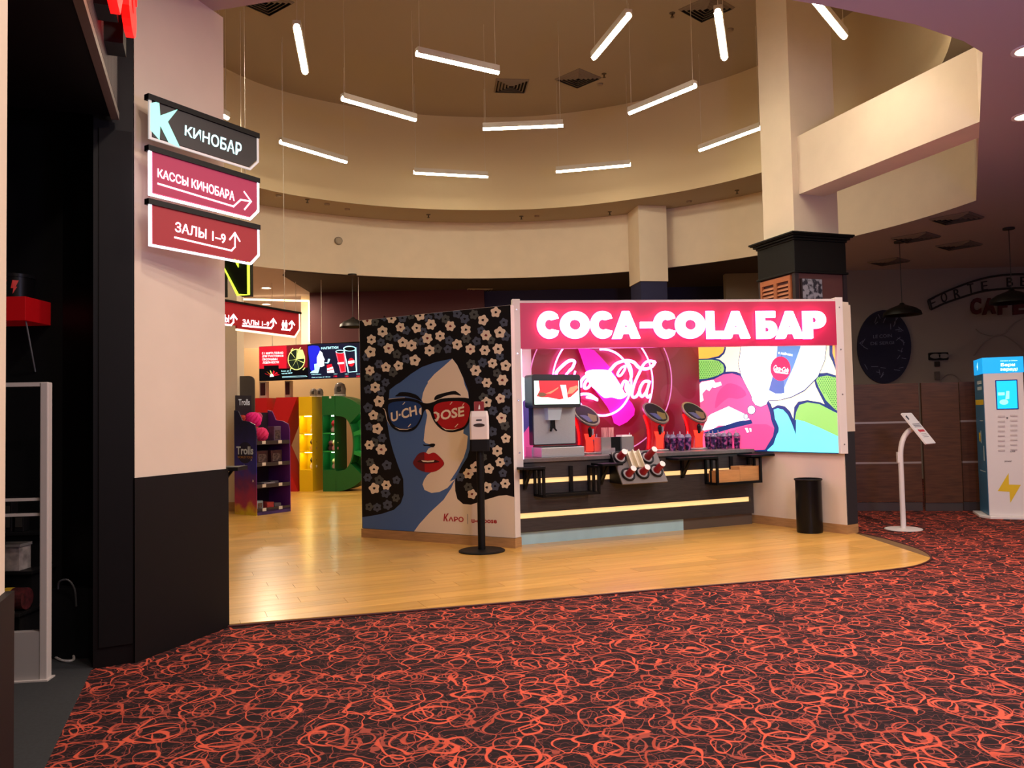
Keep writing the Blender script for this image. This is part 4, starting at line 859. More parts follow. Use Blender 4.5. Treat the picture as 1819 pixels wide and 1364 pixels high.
def tumbler_mat():
    m = mat('tumbler_print', '#4b2a55', .25); nt = m.node_tree; N = nt.nodes; tc = N.new('ShaderNodeTexCoord'); oi = N.new('ShaderNodeObjectInfo'); ad = N.new('ShaderNodeVectorMath')
    v = N.new('ShaderNodeTexNoise'); v.inputs['Scale'].default_value = 22; cr = N.new('ShaderNodeValToRGB'); e = cr.color_ramp.elements; e[0].position = .4; e[0].color = (*lin('#1d1430'), 1); e[1].position = .62; e[1].color = (*lin('#b05a8f'), 1); e.new(.52).color = (*lin('#4a2c66'), 1)
    nt.links.new(tc.outputs['Object'], ad.inputs[0]); nt.links.new(oi.outputs['Random'], ad.inputs[1]); nt.links.new(ad.outputs[0], v.inputs['Vector']); nt.links.new(v.outputs[0], cr.inputs[0]); nt.links.new(cr.outputs[0], N['Principled BSDF'].inputs['Base Color']); return m
tb = thing('tumbler', '', 'tumbler', (0, 0, 0), 'printed tumblers on the bar')
q = B(); q.lathe([(.034, 0), (.036, .004), (.046, .155), (.047, .16)], n=16); obj('cup', q, tumbler_mat(), parent=tb, smooth=True, local=True)
q = B(); q.lathe([(.050, .16), (.050, .172), (.040, .182), (.036, .2), (.02, .212)], n=16); obj('lid', q, mat('tumbler_lid', '#6d6280', .15, coat=.5), parent=tb, smooth=True, local=True)
q = B(); q.cyl((.01, 0, .2), (.014, 0, .245), .007, .007, 6); obj('spout', q, mat('spout_grey', '#b7a9b5', .3), parent=tb, local=True)
spots = [(1058, .42, 'dark purple tumbler just left of the steel caddy'), (1186, .50, 'tumbler first from left in the middle cluster'), (1195, .36, 'tumbler second from left in the middle cluster'), (1206, .46, 'tumbler in the centre of the middle cluster'), (1210, .26, 'frontmost tumbler of the middle cluster'), (1222, .38, 'tumbler touching the last tap tower on its left'), (1258, .40, 'tumbler first from left in the cluster by the lips poster'), (1267, .30, 'tumbler second from left in the cluster by the lips poster'), (1277, .42, 'tumbler third from left in the cluster by the lips poster'), (1286, .30, 'tumbler fourth from left in the cluster by the lips poster'), (1296, .40, 'tumbler fifth from left in the cluster by the lips poster'), (1309, .26, 'pink-lit tumbler standing last at the right end of the bar'), (1046, .55, 'tumbler half hidden behind the first tap tower'), (1118, .55, 'tumbler behind the napkin end of the steel caddy')]
for k, (px, v, l) in enumerate(spots):
    p = CN.P(CN.hit(px, 780, v)[0], v, TOPZ)
    l = l.replace('tumbler', 'printed tumbler', 1) if 'printed' not in l and not l.startswith(('dark', 'front', 'pink')) else l
    if k == 0: tb.location = p; tb['label'] = l
    else: dup(tb, p, random.uniform(0, 6), l)
# ---------------- waste bin
p = G(1437, 944, WZ); rb = 22/F_PX*p.y; u_, v_ = RF.uv_of(p); v_ = min(v_, -rb-.03); p = RF.P(RF.hit(1437, 900, v_)[0], v_, WZ)
wb = thing('waste_bin', 'tall black cylindrical waste bin with slanted top by the side wall', 'bin', p); hb = 96/F_PX*p.y
q = B(); q.lathe([(rb*.97, 0), (rb, .02), (rb, hb-.03)], n=32, cap1=False); q.lathe([(rb-.006, hb-.03), (rb-.006, .05)], n=32, cap0=False); obj('body', q, mat('bin_black', '#0e0e0f', .3), parent=wb, smooth=True, local=True)
q = B(); q.tube([((rb+.002)*math.cos(t), (rb+.002)*math.sin(t), hb-.02+(.0)) for t in [2*PI*k/32 for k in range(32)]], .012, 6, True); obj('rim', q, M_BLACK, parent=wb, local=True)
q = B(); q.loft([[((rb-.012)*math.cos(t), (rb-.012)*math.sin(t), hb-.045-.05*(1-math.sin(t+.9))/2+dz) for t in [2*PI*k/32 for k in range(32)]] for dz in (0, .008)]); obj('slanted_flap', q, mat('bin_flap', '#2c2e2f', .3), parent=wb, local=True)
# ---------------- sanitiser stand
p = G(856, 979, WZ); D_ = p.y
ss = thing('sanitizer_stand', 'black pole stand with white hand sanitizer dispenser before the mural', 'dispenser', p)
px2m = D_/F_PX; hz = lambda py: (979-py)*px2m
q = B(); q.lathe([(.0, 0), (41*px2m, 0), (41*px2m, .012), (38*px2m, .02), (0.03, .024)], n=36, cap0=False); obj('base', q, M_BLACK, parent=ss, local=True)
q = B(); q.cyl((0, 0, .02), (0, 0, hz(792)), 6.6*px2m, n=18); obj('pole', q, M_BLACK, parent=ss, smooth=True, local=True)
w0 = 17*px2m
q = B(); q.loft([[(x*w0, y*.06-.02, z) for x, y in ((-1, -.9), (-.8, -1), (.8, -1), (1, -.9), (1, 1), (-1, 1))] for z in (hz(806)+0.02, hz(783))]+[[(x*w0*.95, y*.055-.02, hz(782)) for x, y in ((-1, -.9), (-.8, -1), (.8, -1), (1, -.9), (1, 1), (-1, 1))]]); obj('drip_cup', q, M_BLACK, parent=ss, local=True)
oct_ = lambda sx, sy, z, dy=0: [(x*sx, y*sy-.02+dy, z) for x, y in ((-1, -.75), (-.82, -1), (.82, -1), (1, -.75), (1, 1), (-1, 1))]
q = B(); q.loft([oct_(w0*.98, .07, hz(782)), oct_(w0*1.0, .085, hz(760)), oct_(w0*.97, .08, hz(742)), oct_(w0*.86, .065, hz(732))]); dpn = obj('dispenser_body', q, M_PLASTIC, parent=ss, local=True, bevel=.004, label='white dispenser body')
q = B(); q.extr(arc(0, hz(757), 10*px2m, 3.2*px2m, 0, 350, 24), -.108, -.100); obj('level_window', q, mat('window_dark', '#3a3232', .2), parent=dpn, local=True)
q = B(); q.use(M_BLACK).extr([(-5*px2m, hz(749)), (5*px2m, hz(749)), (5*px2m, hz(747)), (-5*px2m, hz(747))], -.107, -.1); obj('badge', q, parent=dpn, local=True)
q = B(); q.rbox((-9*px2m, -.03, hz(733)), (9*px2m, -.024, hz(715)), .01); fl_ = obj('topper', q, mat('topper_red', '#8c2f36', .15, coat=.6), parent=ss, local=True, label='clear red notice on top')
q = B(); q.use(M_WHITE); q.extr([(-.008, hz(729)), (.012, hz(729)), (.012, hz(724)), (.004, hz(720)), (-.004, hz(724))], -.034, -.031); obj('notice_mark', q, parent=fl_, local=True)

# ================================================================== LAMPS AND CEILING FITTINGS
ZT = 5.92
PEND = [((527, 47), (542, 128), 'pendant tube light hanging steeply at the far left of the upper row'), ((740, 95), (885, 128), 'pendant tube light in the upper row above the centre of the mural'), ((608, 175), (738, 212), 'pendant tube light in the second row, left, sloping to the right'), ((498, 252), (615, 287), 'pendant tube light lowest on the left, beside the direction signs'), ((735, 306), (866, 313), 'pendant tube light of the lowest row above the mural'), ((858, 228), (1000, 222), 'almost level pendant tube light in the middle of the rotunda'), ((988, 304), (1120, 292), 'pendant tube light of the lowest row above the bar sign'), ((1118, 200), (1235, 152), 'pendant tube light in the second row, rising to the right'), ((1243, 266), (1352, 226), 'pendant tube light whose end touches the left edge of the column'), ((1055, 102), (1117, 27), 'steep pendant tube light in the upper row, leaning right'), ((1275, 20), (1287, 103), 'steep pendant tube light beside the column top'), ((1443, -5), (1500, 65), 'pendant tube light passing in front of the column at the top edge'), ((355, 180), (404, 209), 'pendant tube light mostly hidden by the shop pillar')]
for a, c, l in PEND:
    p, q_ = G(*a, ZT), G(*c, ZT); d = (q_-p).normalized(); mid = (p+q_)/2
    lamp('SPOT', (mid.x, mid.y, ZT-.06), 50, (1.0, .87, .64), .2, spot=2.2)
    t = thing('pendant_light', l, 'lamp', (mid.x, mid.y, ZT), 'tube lights of the rotunda')
    q = B(); q.cyl(p, q_, .034, n=12); obj('diffuser', q, M_TUBE, parent=t, smooth=True)
    q = B(); q.bar(p+Vector((0, 0, .034)), q_+Vector((0, 0, .034)), .09, .08); obj('housing', q, M_ALU, parent=t)
    for e in (p+d*.04, q_-d*.04):
        q = B(); q.cyl(e+Vector((0, 0, .09)), Vector((e.x, e.y, H3)), .0035, n=5); obj('cable', q, M_ALU, parent=t)
# four-way air vents
M_SLAT = mat('vent_slat', '#7c6f62', .6); M_VOID = mat('vent_void', '#15120f', .9)
vent = thing('ceiling_vent', '', 'vent', (0, 0, 0)); S0 = .30
q = B(); q.box((-S0, -S0, -.004), (S0, S0, -.001)); obj('back_plate', q, M_VOID, parent=vent, local=True)
me0 = None
for k in range(5):
    r = S0*(1-k*.19)
    for i in range(4):
        if me0 is None or i == 0:
            q = B(); q.loft([[(-r, -r, -.004), (-r+.022, -r+.022, -.03), (-r+.030, -r+.030, -.03), (-r+.008, -r+.008, -.004)], [(r, -r, -.004), (r-.022, -r+.022, -.03), (r-.030, -r+.030, -.03), (r-.008, -r+.008, -.004)]]); s = obj('slat', q, M_SLAT, parent=vent, local=True); me0 = s.data
        else:
            s = link(bpy.data.objects.new('slat', me0)); s.parent = vent
        s.rotation_euler = (0, 0, i*PI/2)
vs = [(908, 152, H3, 'square air vent left of centre on the rotunda ceiling', .1), (1027, 139, H3, 'square air vent right of centre on the rotunda ceiling', .75), (1255, 15, H3, 'square air vent beside the steep tube light at the top', .75), (470, 2, H3, 'square air vent cut by the top edge beside the shop pillar', .9), (1699, 387, H1, 'air vent nearest the beam on the cafe ceiling', .7), (1627, 421, H1, 'air vent second from the beam on the cafe ceiling', .7), (1703, 435, H1, 'air vent beside the pendant rod on the cafe ceiling', .7), (1579, 464, H1, 'air vent farthest back on the cafe ceiling', .7), (850, 515, H1, 'faint air vent on the dark ceiling behind the mural', .2)]
for k, (px, py, z, l, a) in enumerate(vs):
    p = G(px, py, z)
    if k == 0: vent.location = p; vent.rotation_euler = (0, 0, a); vent['label'] = l
    else: dup(vent, p, a, l)
spr = thing('sprinkler', '', 'sprinkler', (0, 0, 0), 'sprinklers'); M_DET = mat('sprinkler_brass', '#5b4e40', .4, .6)
q = B(); q.lathe([(.045, 0), (.04, -.012), (.012, -.016), (.012, -.05)], n=12); obj('escutcheon', q, M_DET, parent=spr, local=True)
q = B(); q.lathe([(.001, -.075), (.03, -.07), (.03, -.066), (.01, -.05)], n=12); obj('deflector', q, M_DET, parent=spr, local=True)
det = thing('smoke_detector', '', 'detector', (0, 0, 0), 'flat detectors')
q = B(); q.lathe([(.055, 0), (.055, -.015), (.04, -.035), (.001, -.04)], n=16); obj('case', q, mat('detector_case', '#8a7a68', .5), parent=det, local=True)
def scatter(proto, pts):
    for k, (px, py, z, l) in enumerate(pts):
        p = G(px, py, z)
        if k == 0: proto.location = p; proto['label'] = l
        else: dup(proto, p, 0, l)
scatter(spr, [(546, 354, H2, 'sprinkler on the soffit ring right of the direction signs'), (761, 381, H2, 'sprinkler on the soffit ring above the mural'), (926, 384, H2, 'sprinkler on the soffit ring above the bar sign left end'), (1083, 376, H2, 'sprinkler on the soffit ring left of the hanging column'), (1309, 338, H2, 'sprinkler on the soffit ring beside the big column'), (1194, 23, H3, 'sprinkler on the high ceiling left of the top vent'), (1073, 131, H3, 'sprinkler on the high ceiling right of the two vents')])
scatter(det, [(495, 347, H2, 'flat detector on the soffit ring nearest the direction signs'), (581, 362, H2, 'flat detector on the soffit ring, second from the signs'), (617, 371, H2, 'flat detector on the soffit ring above the wall speaker'), (954, 383, H2, 'flat detector on the soffit ring over the bar sign'), (1224, 357, H2, 'flat detector on the soffit ring right of the hanging column'), (1066, 149, H3, 'flat detector on the high ceiling beside the right vent'), (1297, 52, H3, 'flat detector on the high ceiling by the column')])
rr = ray(601, 428); rr.z  # loudspeaker disc on the cream band
t_ = None
for k in range(400):
    pt = EYE+ray(601, 428)*(12+k*.02)
    if (pt.x-CX)**2+(pt.y-CY)**2 > (RO-.02)**2: t_ = pt; break
nv = Vector((CX-t_.x, CY-t_.y, 0)).normalized(); sp_ = thing('wall_speaker', 'small round grey loudspeaker on the cream rotunda band', 'loudspeaker', t_)
q = B(); q.cyl(t_, t_+nv*.05, .085, .075, 20); obj('ring', q, mat('speaker_grey', '#8d8477', .6), parent=sp_); q = B(); q.cyl(t_+nv*.05, t_+nv*.056, .062, .05, 20); obj('grille', q, mat('speaker_grille', '#a89c8a', .7), parent=sp_)
# recessed downlights
dl = thing('downlight', '', 'lamp', (0, 0, 0), 'recessed downlights')
q = B(); q.lathe([(.13, 0), (.13, -.012), (.10, -.012), (.095, -.002)], n=20, cap0=False, cap1=False); obj('rim', q, M_WHITE, parent=dl, local=True)
q = B(); q.lathe([(.001, -.006), (.10, -.006)], n=20, cap0=False, cap1=False); obj('lens', q, M_SPOTL, parent=dl, local=True)
scatter(dl, [(473, 511, H1, 'downlight above the red hanging hall sign'), (473, 540, H1, 'smaller downlight inside the corridor'), (1822, 206, H1, 'downlight cut by the right edge of the picture'), (1827, 88, H1, 'downlight at the upper right corner')])
# ================================================================== DIRECTION SIGNS
SN = Fr((DP(262, 300, 5.0)), DP(460, 300, 5.75)); SNL = SN.L
M_EDGE = glow('acrylic_edge', (.93, .92, 1.0), 2.2); M_RAIL = mat('rail_black', '#0c0c0d', .4); M_TXT = glow('sign_text_white', (1.0, .93, .97), 2.2)
def plate(label, yl, yr, face, txt, glowk, par_txt):
    """acrylic sign plate: black top rail, glowing edges, chamfered lower right corner"""
    z1 = SN.hit(262, yl[0])[1]; z0 = SN.hit(268, yl[1])[1]; ch = .075; L = SNL
    t = thing('direction_sign', label, 'sign', SN.P(L/2, .01, z0), 'stacked direction signs on the shop pillar')
    q = B(SN.M); q.box((0, -.012, z1-.035), (L, .032, z1)); obj('top_rail', q, M_RAIL, parent=t)
    q = B(SN.M); q.extr([(.035, z0+.02), (L-ch-.01, z0+.02), (L-.02, z0+ch+.01), (L-.02, z1-.03), (.035, z1-.03)], 0, .012); obj('face', q, face, parent=t)
    q = B(SN.M); q.use(glowk)
    pts = [(.012, z1-.03), (.012, z0), (L-ch, z0), (L, z0+ch), (L, z1-.03)]
    inn = [(.03, z1-.03), (.03, z0+.014), (L-ch-.006, z0+.014), (L-.014, z0+ch+.004), (L-.014, z1-.03)]
    for i in range(4): q.extr([pts[i], pts[i+1], inn[i+1], inn[i]], .0, .012)
    obj('acrylic_edge', q, parent=t, label='glowing clear edge')
    q = B(SN.M); q.box((.28, .012, z1-.03), (.36, .09, z1-.002)); obj('bracket', q, M_RAIL, parent=t)
    q = B(SN.M); txt(q, z0, z1); obj('lettering', q, parent=t)
    return t
def sq(pts): return [SN.hit(*p) for p in pts]
ZS = zoomer(0, 0, 2.727); zs_ = lambda *p: [ZS(q) for q in p]
def stroke(q, pts, w, v=-.003):
    pts = [Vector(p) for p in pts]
    for a, c in zip(pts, pts[1:]):
        d = (c-a).normalized()*w/2; n = Vector((-d.y, d.x)); a2, c2 = a-d*.9, c+d*.9
        q.poly([(p.x, v, p.y) for p in (a2-n, c2-n, c2+n, a2+n)])
def t1(q, z0, z1):
    q.use(glow('mint_letter', (.62, .92, .86), .9))
    for pts in (((728, 500), (770, 490), (775, 560), (862, 528), (812, 590), (872, 716), (815, 690), (775, 610), (772, 680), (728, 630)),):
        q.poly([(u, -.003, z) for u, z in sq(zs_(*pts))])
    q.use(glow('sign_text_cool', (.75, .95, .95), 1.6)); quad_text(q, 'КИНОБАР', sq(zs_((893, 655), (1168, 760), (1170, 695), (895, 605))), -.003, .02)
def t2(q, z0, z1):
    q.use(M_TXT); quad_text(q, 'КАССЫ КИНОБАРА', sq(zs_((762, 858), (1135, 975), (1135, 928), (762, 815))), -.003, .02)
    stroke(q, sq(zs_((765, 890), (1130, 1000), (1165, 968), (1212, 975))), .011); stroke(q, sq(zs_((1182, 930), (1215, 976), (1184, 1014))), .011)
def t3(q, z0, z1):
    q.use(M_TXT); quad_text(q, 'ЗАЛЫ 1–9', sq(zs_((846, 1122), (1092, 1182), (1092, 1132), (848, 1073))), -.003, .015)
    stroke(q, sq(zs_((846, 1150), (1120, 1214), (1137, 1196), (1137, 1130))), .011); stroke(q, sq(zs_((1112, 1160), (1137, 1128), (1160, 1168))), .011)
plate('black hanging plate with mint letter and cinema bar wording, topmost of three', (166, 247), None, mat('plate_black', '#2b2b2c', .4), t1, glow('edge_soft', (.80, .78, .76), .6), None)
plate('pink-red plate with white right arrow, middle of the three stacked signs', (257, 347), None, mat('plate_pink', '#a8304f', .5, emit=.22, ecol='#d83a70'), t2, glow('edge_bright', (.95, .93, 1), 5), None)
plate('red plate with white up arrow, lowest of the three stacked signs', (352, 437), None, mat('plate_red', '#a3202c', .5, emit=.12, ecol='#c8323c'), t3, M_EDGE, None)
# far hanging hall sign
HF = Fr(DP(380, 560, 11.3), DP(533, 560, 13.0)); HL = HF.L
hs = thing('hanging_sign', 'long red hanging sign with arrows and restroom figures over the corridor', 'sign', HF.P(HL/2, 0, HF.hit(525, 600)[1]))
hz1, hz0 = HF.hit(533, 558)[1], HF.hit(525, 600)[1]; us = HF.hit(421, 580)[0]
q = B(HF.M); q.box((0, -.03, hz1), (HL, .05, hz1+.03)); obj('top_rail', q, M_RAIL, parent=hs)
q = B(HF.M); q.extr([(0, hz0+.07), (us, hz0+.07), (us, hz0+.03), (HL-.14, hz0+.03), (HL-.03, hz0+.15), (HL-.03, hz1), (0, hz1)], 0, .03); obj('face', q, mat('hall_sign_red', '#a11a22', .4, emit=.25, ecol='#b8202a'), parent=hs)
q = B(HF.M); q.use(glow('hall_edge', (1, .9, .78), 1.6))
pts = [(us, hz0), (HL-.12, hz0), (HL, hz0+.14), (HL, hz1)]; inn = [(us, hz0+.028), (HL-.135, hz0+.028), (HL-.028, hz0+.152), (HL-.028, hz1)]
for i in range(3): q.extr([pts[i], pts[i+1], inn[i+1], inn[i]], 0, .03)
obj('acrylic_edge', q, parent=hs)
ZH = zoomer(400, 510, 11.37); hq = lambda *p: [HF.hit(*ZH(c)) for c in p]
q = B(HF.M); q.use(M_TXT); quad_text(q, 'ЗАЛЫ 1–9', hq((348, 750), (885, 795), (885, 695), (348, 645)), -.004, .015); stroke(q, hq((350, 780), (925, 830), (970, 770), (970, 650)), .026, -.004); stroke(q, hq((915, 710), (970, 645), (1025, 725)), .026, -.004)
quad_text(q, 'ЗАЛЫ', hq((-260, 690), (75, 715), (75, 560), (-260, 530)), -.004, .015); stroke(q, hq((-250, 735), (115, 765), (165, 705), (165, 570)), .026, -.004); stroke(q, hq((105, 635), (165, 560), (230, 645)), .026, -.004)
for x in (1168, 1228):
    q.poly([(c[0], -.004, c[1]) for c in hq(*arc(x, 685, 14, 18, 0, 330, 8))]); q.poly([(c[0], -.004, c[1]) for c in hq((x-22, 710), (x+22, 712), (x+28, 760), (x+14, 835), (x-14, 833), (x-28, 758))])
stroke(q, hq((1140, 852), (1300, 868), (1345, 810), (1345, 700)), .026, -.004); stroke(q, hq((1290, 745), (1343, 690), (1395, 760)), .026, -.004); obj('lettering', q, parent=hs)
for u in (HL*.3, HL*.8):
    q = B(); p = HF.P(u, 0, hz1+.03); q.cyl(p, (p.x, p.y, H3), .005, n=6); obj('cable', q, M_ALU, parent=hs)
# neon letter N
NFr = Fr(DP(378, 480, 9.6), DP(442, 480, 9.6)); nl = NFr.L; nz0 = NFr.hit(425, 524)[1]; nz1 = nz0+.72
nn = thing('neon_letter', 'black box letter N outlined in yellow neon behind the stacked signs', 'neon sign', NFr.P(nl/2, .05, nz0))
NP_ = [(0, nz0), (nl*.28, nz0), (nl*.28, nz0+.36), (nl*.70, nz0), (nl, nz0), (nl, nz1), (nl*.72, nz1), (nl*.72, nz0+.34), (nl*.28, nz1), (0, nz1)]
q = B(NFr.M); q.extr(NP_, .0, .16); obj('letter_box', q, mat('letter_black', '#14160e', .5), parent=nn)
q = B(NFr.M); q.use(glow('neon_yellow', (.80, .95, .22), 2.4)); q.tube([(p[0], -.015, p[1]) for p in NP_], .016, 6, True); obj('neon_tube', q, parent=nn)
q = B(NFr.M); q.bar((0, .08, nz0+.22), (-.9, .08, nz0+.22), .03); obj('support_bar', q, M_BLACK, parent=nn)
for u in (.06, nl-.06):
    q = B(); p = NFr.P(u, .08, nz1-.01); q.cyl(p, (p.x, p.y, H3), .004, n=6); obj('cable', q, M_ALU, parent=nn)
# black wall shelf on the hidden side of the shop pillar
p = DP(402, 831, 6.05)
ws = thing('wall_shelf', 'small black bracket shelf sticking out behind the shop pillar', 'shelf', p)
q = B(); q.box((p.x-.03, p.y-.12, p.z-.018), (p.x+.125, p.y+.1, p.z+.01)); obj('board', q, M_BLACK, parent=ws); q = B(); q.bar((p.x-.02, p.y, p.z-.10), (p.x+.05, p.y, p.z-.01), .02); obj('brace', q, M_BLACK, parent=ws)
# ================================================================== SHOP ITEMS AT THE LEFT
PF = Fr(G(-40, 1214), G(88, 1207)); PZ = PF.hit(80, 679)[1]; PLn = PF.L; pb = PF.hit(50, 1121)[1]
gp = thing('security_gate', 'white framed anti-theft gate at the shop entrance', 'security gate', PF.P(PLn/2, 0, 0))
M_GATE = mat('gate_white', '#c9c2bc', .4); M_GATEG = mat('gate_panel', '#a9a4a0', .5)
q = B(PF.M); q.box((PLn-.045, -.03, 0), (PLn, .03, PZ)); obj('post', q, M_GATE, parent=gp, bevel=.006)
q = B(PF.M); q.box((0, -.03, 0), (.045, .03, PZ)); obj('post', q, M_GATE, parent=gp, bevel=.006)
q = B(PF.M); q.box((.045, -.025, PZ-.024), (PLn-.045, .025, PZ)); obj('top_bar', q, M_GATE, parent=gp)
for y in (887, 914):
    z = PF.hit(50, y)[1]; q = B(PF.M); q.box((.045, -.01, z-.008), (PLn-.045, .01, z+.008)); obj('cross_bar', q, M_GATE, parent=gp)
q = B(PF.M); q.box((.045, -.026, .01), (PLn-.045, .026, pb)); bp = obj('base_panel', q, M_GATEG, parent=gp)
q = B(PF.M); q.use(M_BLACK)
for k in range(5): q.box((PLn-.24+k*.012, -.029, .06), (PLn-.234+k*.012, -.025, .11))
obj('vent_slots', q, parent=bp, kind='stuff'); q = B(PF.M); q.box((-.01, -.05, 0), (PLn+.01, .05, .012)); obj('foot_plate', q, M_GATE, parent=gp)
# red wall shelf with dark mug
rs = DP(45, 547, 5.02); zt1, zb1 = DP(45, 526, 5.02).z, DP(45, 569, 5.02).z
rsh = thing('red_shelf', 'glossy red box shelf on the black shop wall', 'shelf', (rs.x-.3, 5.15, zb1))
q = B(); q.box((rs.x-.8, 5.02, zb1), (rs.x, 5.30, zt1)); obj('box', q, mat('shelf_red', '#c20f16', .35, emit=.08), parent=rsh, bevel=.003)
q = B(); e = DP(62, 660, 5.29); q.cyl((rs.x-.02, 5.06, zb1), (e.x, 5.295, e.z), .005, n=6); obj('strut', q, M_STEEL, parent=rsh)
mg = DP(24, 526, 5.12); mt_ = thing('storage_tin', 'black round tin with red lightning bolts on the red shelf', 'tin', (mg.x, 5.14, zt1))
q = B(); rt = .11; ht = .15; q.lathe([(rt, 0), (rt, ht*.86)], (mg.x, 5.14, zt1), 28); obj('body', q, mat('tin_black', '#0d0c0e', .3), parent=mt_, smooth=True)
q = B(); q.lathe([(rt+.005, ht*.86), (rt+.005, ht), (rt-.01, ht+.006)], (mg.x, 5.14, zt1), 28); obj('lid', q, mat('tin_lid', '#141416', .25), parent=mt_, smooth=True)
q = B(); q.use(mat('bolt_red', '#b52420', .5, emit=.15))
for a in (-2.25, -1.62, -1.05):
    for s, (x, z) in ((1, (0, 0)),):
        bolt = [(-.012, .02), (.012, .065), (.004, .065), (.02, .105), (-.014, .105), (-.022, .055), (-.008, .055)]
        q.poly([(mg.x+(rt+.002)*math.cos(a+bx/rt), 5.14+(rt+.002)*math.sin(a+bx/rt), zt1+bz) for bx, bz in bolt])
obj('bolt_print', q, parent=mt_)
# stepped black display with goods behind the gate
stp = thing('display_stand', 'black stepped display stand behind the security gate', 'display', (-3.3, 5.1, 0))
d = DP(63, 940, 5.06)
levels = [(4.86, .36), (5.02, .58), (5.16, .80)]
for k, (y, z) in enumerate(levels):
    xr = -2.93-.02*k
    q = B(); q.box((-3.9, y, z-.02), (xr, 5.29, z)); obj('step', q, mat('stand_black', '#131314', .5), parent=stp, bevel=.003)
    q = B(); q.box((-3.9, y+.03, 0 if k == 0 else levels[k-1][1]), (xr-.02, 5.29, z-.02)); obj('riser', q, M_MATTE, parent=stp)
def at_(px, py, y): return DP(px, py, y)
p = at_(12, 1048, 4.9)
t = thing('phone', 'silver phone lying on the lowest step behind the gate', 'phone', (p.x, 4.88, .36)); q = B(); q.box((p.x-.07, 4.864, .36), (p.x+.05, 4.898, .37)); obj('body', q, M_STEEL, parent=t, bevel=.003)
q = B(); q.box((p.x-.062, 4.868, .37), (p.x+.042, 4.894, .372)); obj('screen', q, M_BLACK, parent=t)
t = thing('rolled_blanket', 'rolled colourful patterned blanket with yellow band on the lowest step', 'blanket', (p.x-.02, 4.97, .36))
q = B(); q.use(mat('roll_teal', '#1f5a5e', .7)); q.cyl((p.x-.35, 4.97, .427), (p.x-.05, 4.97, .427), .064, n=20); obj('roll', q, parent=t)
q = B(); q.use(mat('roll_yellow', '#d8b32a', .6)); q.cyl((p.x-.05, 4.97, .427), (p.x+.0, 4.97, .427), .066, n=20); obj('band', q, parent=t)
q = B(); q.use(mat('roll_dark', '#4a1418', .7, noise=(30, .8))); q.cyl((p.x, 4.97, .427), (p.x+.08, 4.97, .427), .065, n=20); obj('end', q, parent=t)
p = at_(20, 985, 5.04)
t = thing('gift_box', 'clear box with pale printed cards on the middle step', 'box', (p.x-.03, 5.1, .58)); q = B(); q.box((p.x-.15, 5.04, .58), (p.x+.05, 5.16, .725)); obj('body', q, mat('pale_print_box', '#a8a098', .3, noise=(20, .4)), parent=t, bevel=.002); q = B(); q.box((p.x-.155, 5.035, .725), (p.x+.055, 5.165, .742)); obj('lid', q, mat('clear_lid', '#8b8782', .1, coat=.5), parent=t)
p = at_(20, 930, 5.2)
for k, (dx, w, h, l) in enumerate(((-.03, .09, .22, 'black boxed gadget standing on the top step behind the gate'), (.06, .06, .12, 'small glossy black figurine box on the top step'))):
    t = thing('gadget_box', l, 'box', (p.x+dx, 5.2, .80)); q = B(); q.box((p.x+dx-w/2, 5.18, .80), (p.x+dx+w/2, 5.25, .80+h)); obj('carton', q, mat('gadget_black', '#1a191b', .2, coat=.5), parent=t, bevel=.004)
    q = B(); q.box((p.x+dx-w*.35, 5.176, .83), (p.x+dx+w*.35, 5.181, .80+h*.75)); obj('window', q, mat('gadget_window', '#34322f', .15), parent=t)
# low black ledge and loose cables beside the gate
q = B(); q.box((-2.92, 5.18, 0), (-2.60, 5.30, .44)); props(obj('plinth', q, mat('plinth_black', '#131517', .5), bevel=.004), 'low black plinth between gate and jamb', 'plinth')
q = B(); a = DP(110, 1058, 5.16); q.tube(smooth([(a.x-.03, 5.17, .44), (a.x-.01, 5.15, .49), (a.x+.05, 5.14, .50), (a.x+.085, 5.15, .44), (a.x+.085, 5.17, .33)], 4, False), .006, 6); props(obj('cable', q, mat('cable_grey', '#5a5d60', .5)), 'dark grey cable looping over the low plinth', 'cable')
cw = [G(x, y, .01) for x, y in ((92, 1140), (108, 1146), (125, 1160), (131, 1172), (112, 1174), (96, 1166), (90, 1158))]
q = B(); q.tube(smooth([(c.x, c.y, .012+.02*(k in (1, 2))) for k, c in enumerate(cw)], 4, False), .008, 6); props(obj('cable', q, mat('cable_white', '#c9c6c2', .5)), 'loose white cable on the floor beside the gate', 'cable')
c = G(104, 1148, 0); q = B(); q.box((c.x-.05, c.y-.01, .004), (c.x+.04, c.y+.08, .05)); props(obj('adapter', q, mat('adapter_grey', '#7a756d', .6), bevel=.006), 'grey power adapter lying among the cables', 'adapter')
# ================================================================== RIGHT SIDE
# tablet stand
p = G(1605, 940); k_ = p.y/F_PX
ts = thing('tablet_stand', 'white curved floor stand holding a tilted notice board', 'stand', p)
q = B(); q.lathe([(.001, 0), (31*k_, 0), (31*k_, .008), (28*k_, .014), (.03, .018)], n=36, cap0=False); obj('base', q, M_PLASTIC, parent=ts, local=True)
zz = lambda py: (940-py)*k_; r_ = 4.5*k_
pl = [(0, 0, .01), (0, 0, zz(850)), (0, 0, zz(812)), (.012, 0, zz(795)), (.045, 0, zz(780)), (.10, .0, zz(769)), (.16, 0, zz(764))]
q = B(); q.tube(smooth(pl, 4, False), r_, 12); obj('pole', q, M_PLASTIC, parent=ts, smooth=True, local=True)
q = B(); q.box((-r_-.012, -.02, zz(823)), (-r_+.006, .02, zz(804))); obj('card_clip', q, M_PLASTIC, parent=ts, local=True)
c0 = Vector((0.5*k_, -.05, zz(735.5))); s = Vector((.205, .17, 0)); l_ = Vector((.228, -.17, -.37))
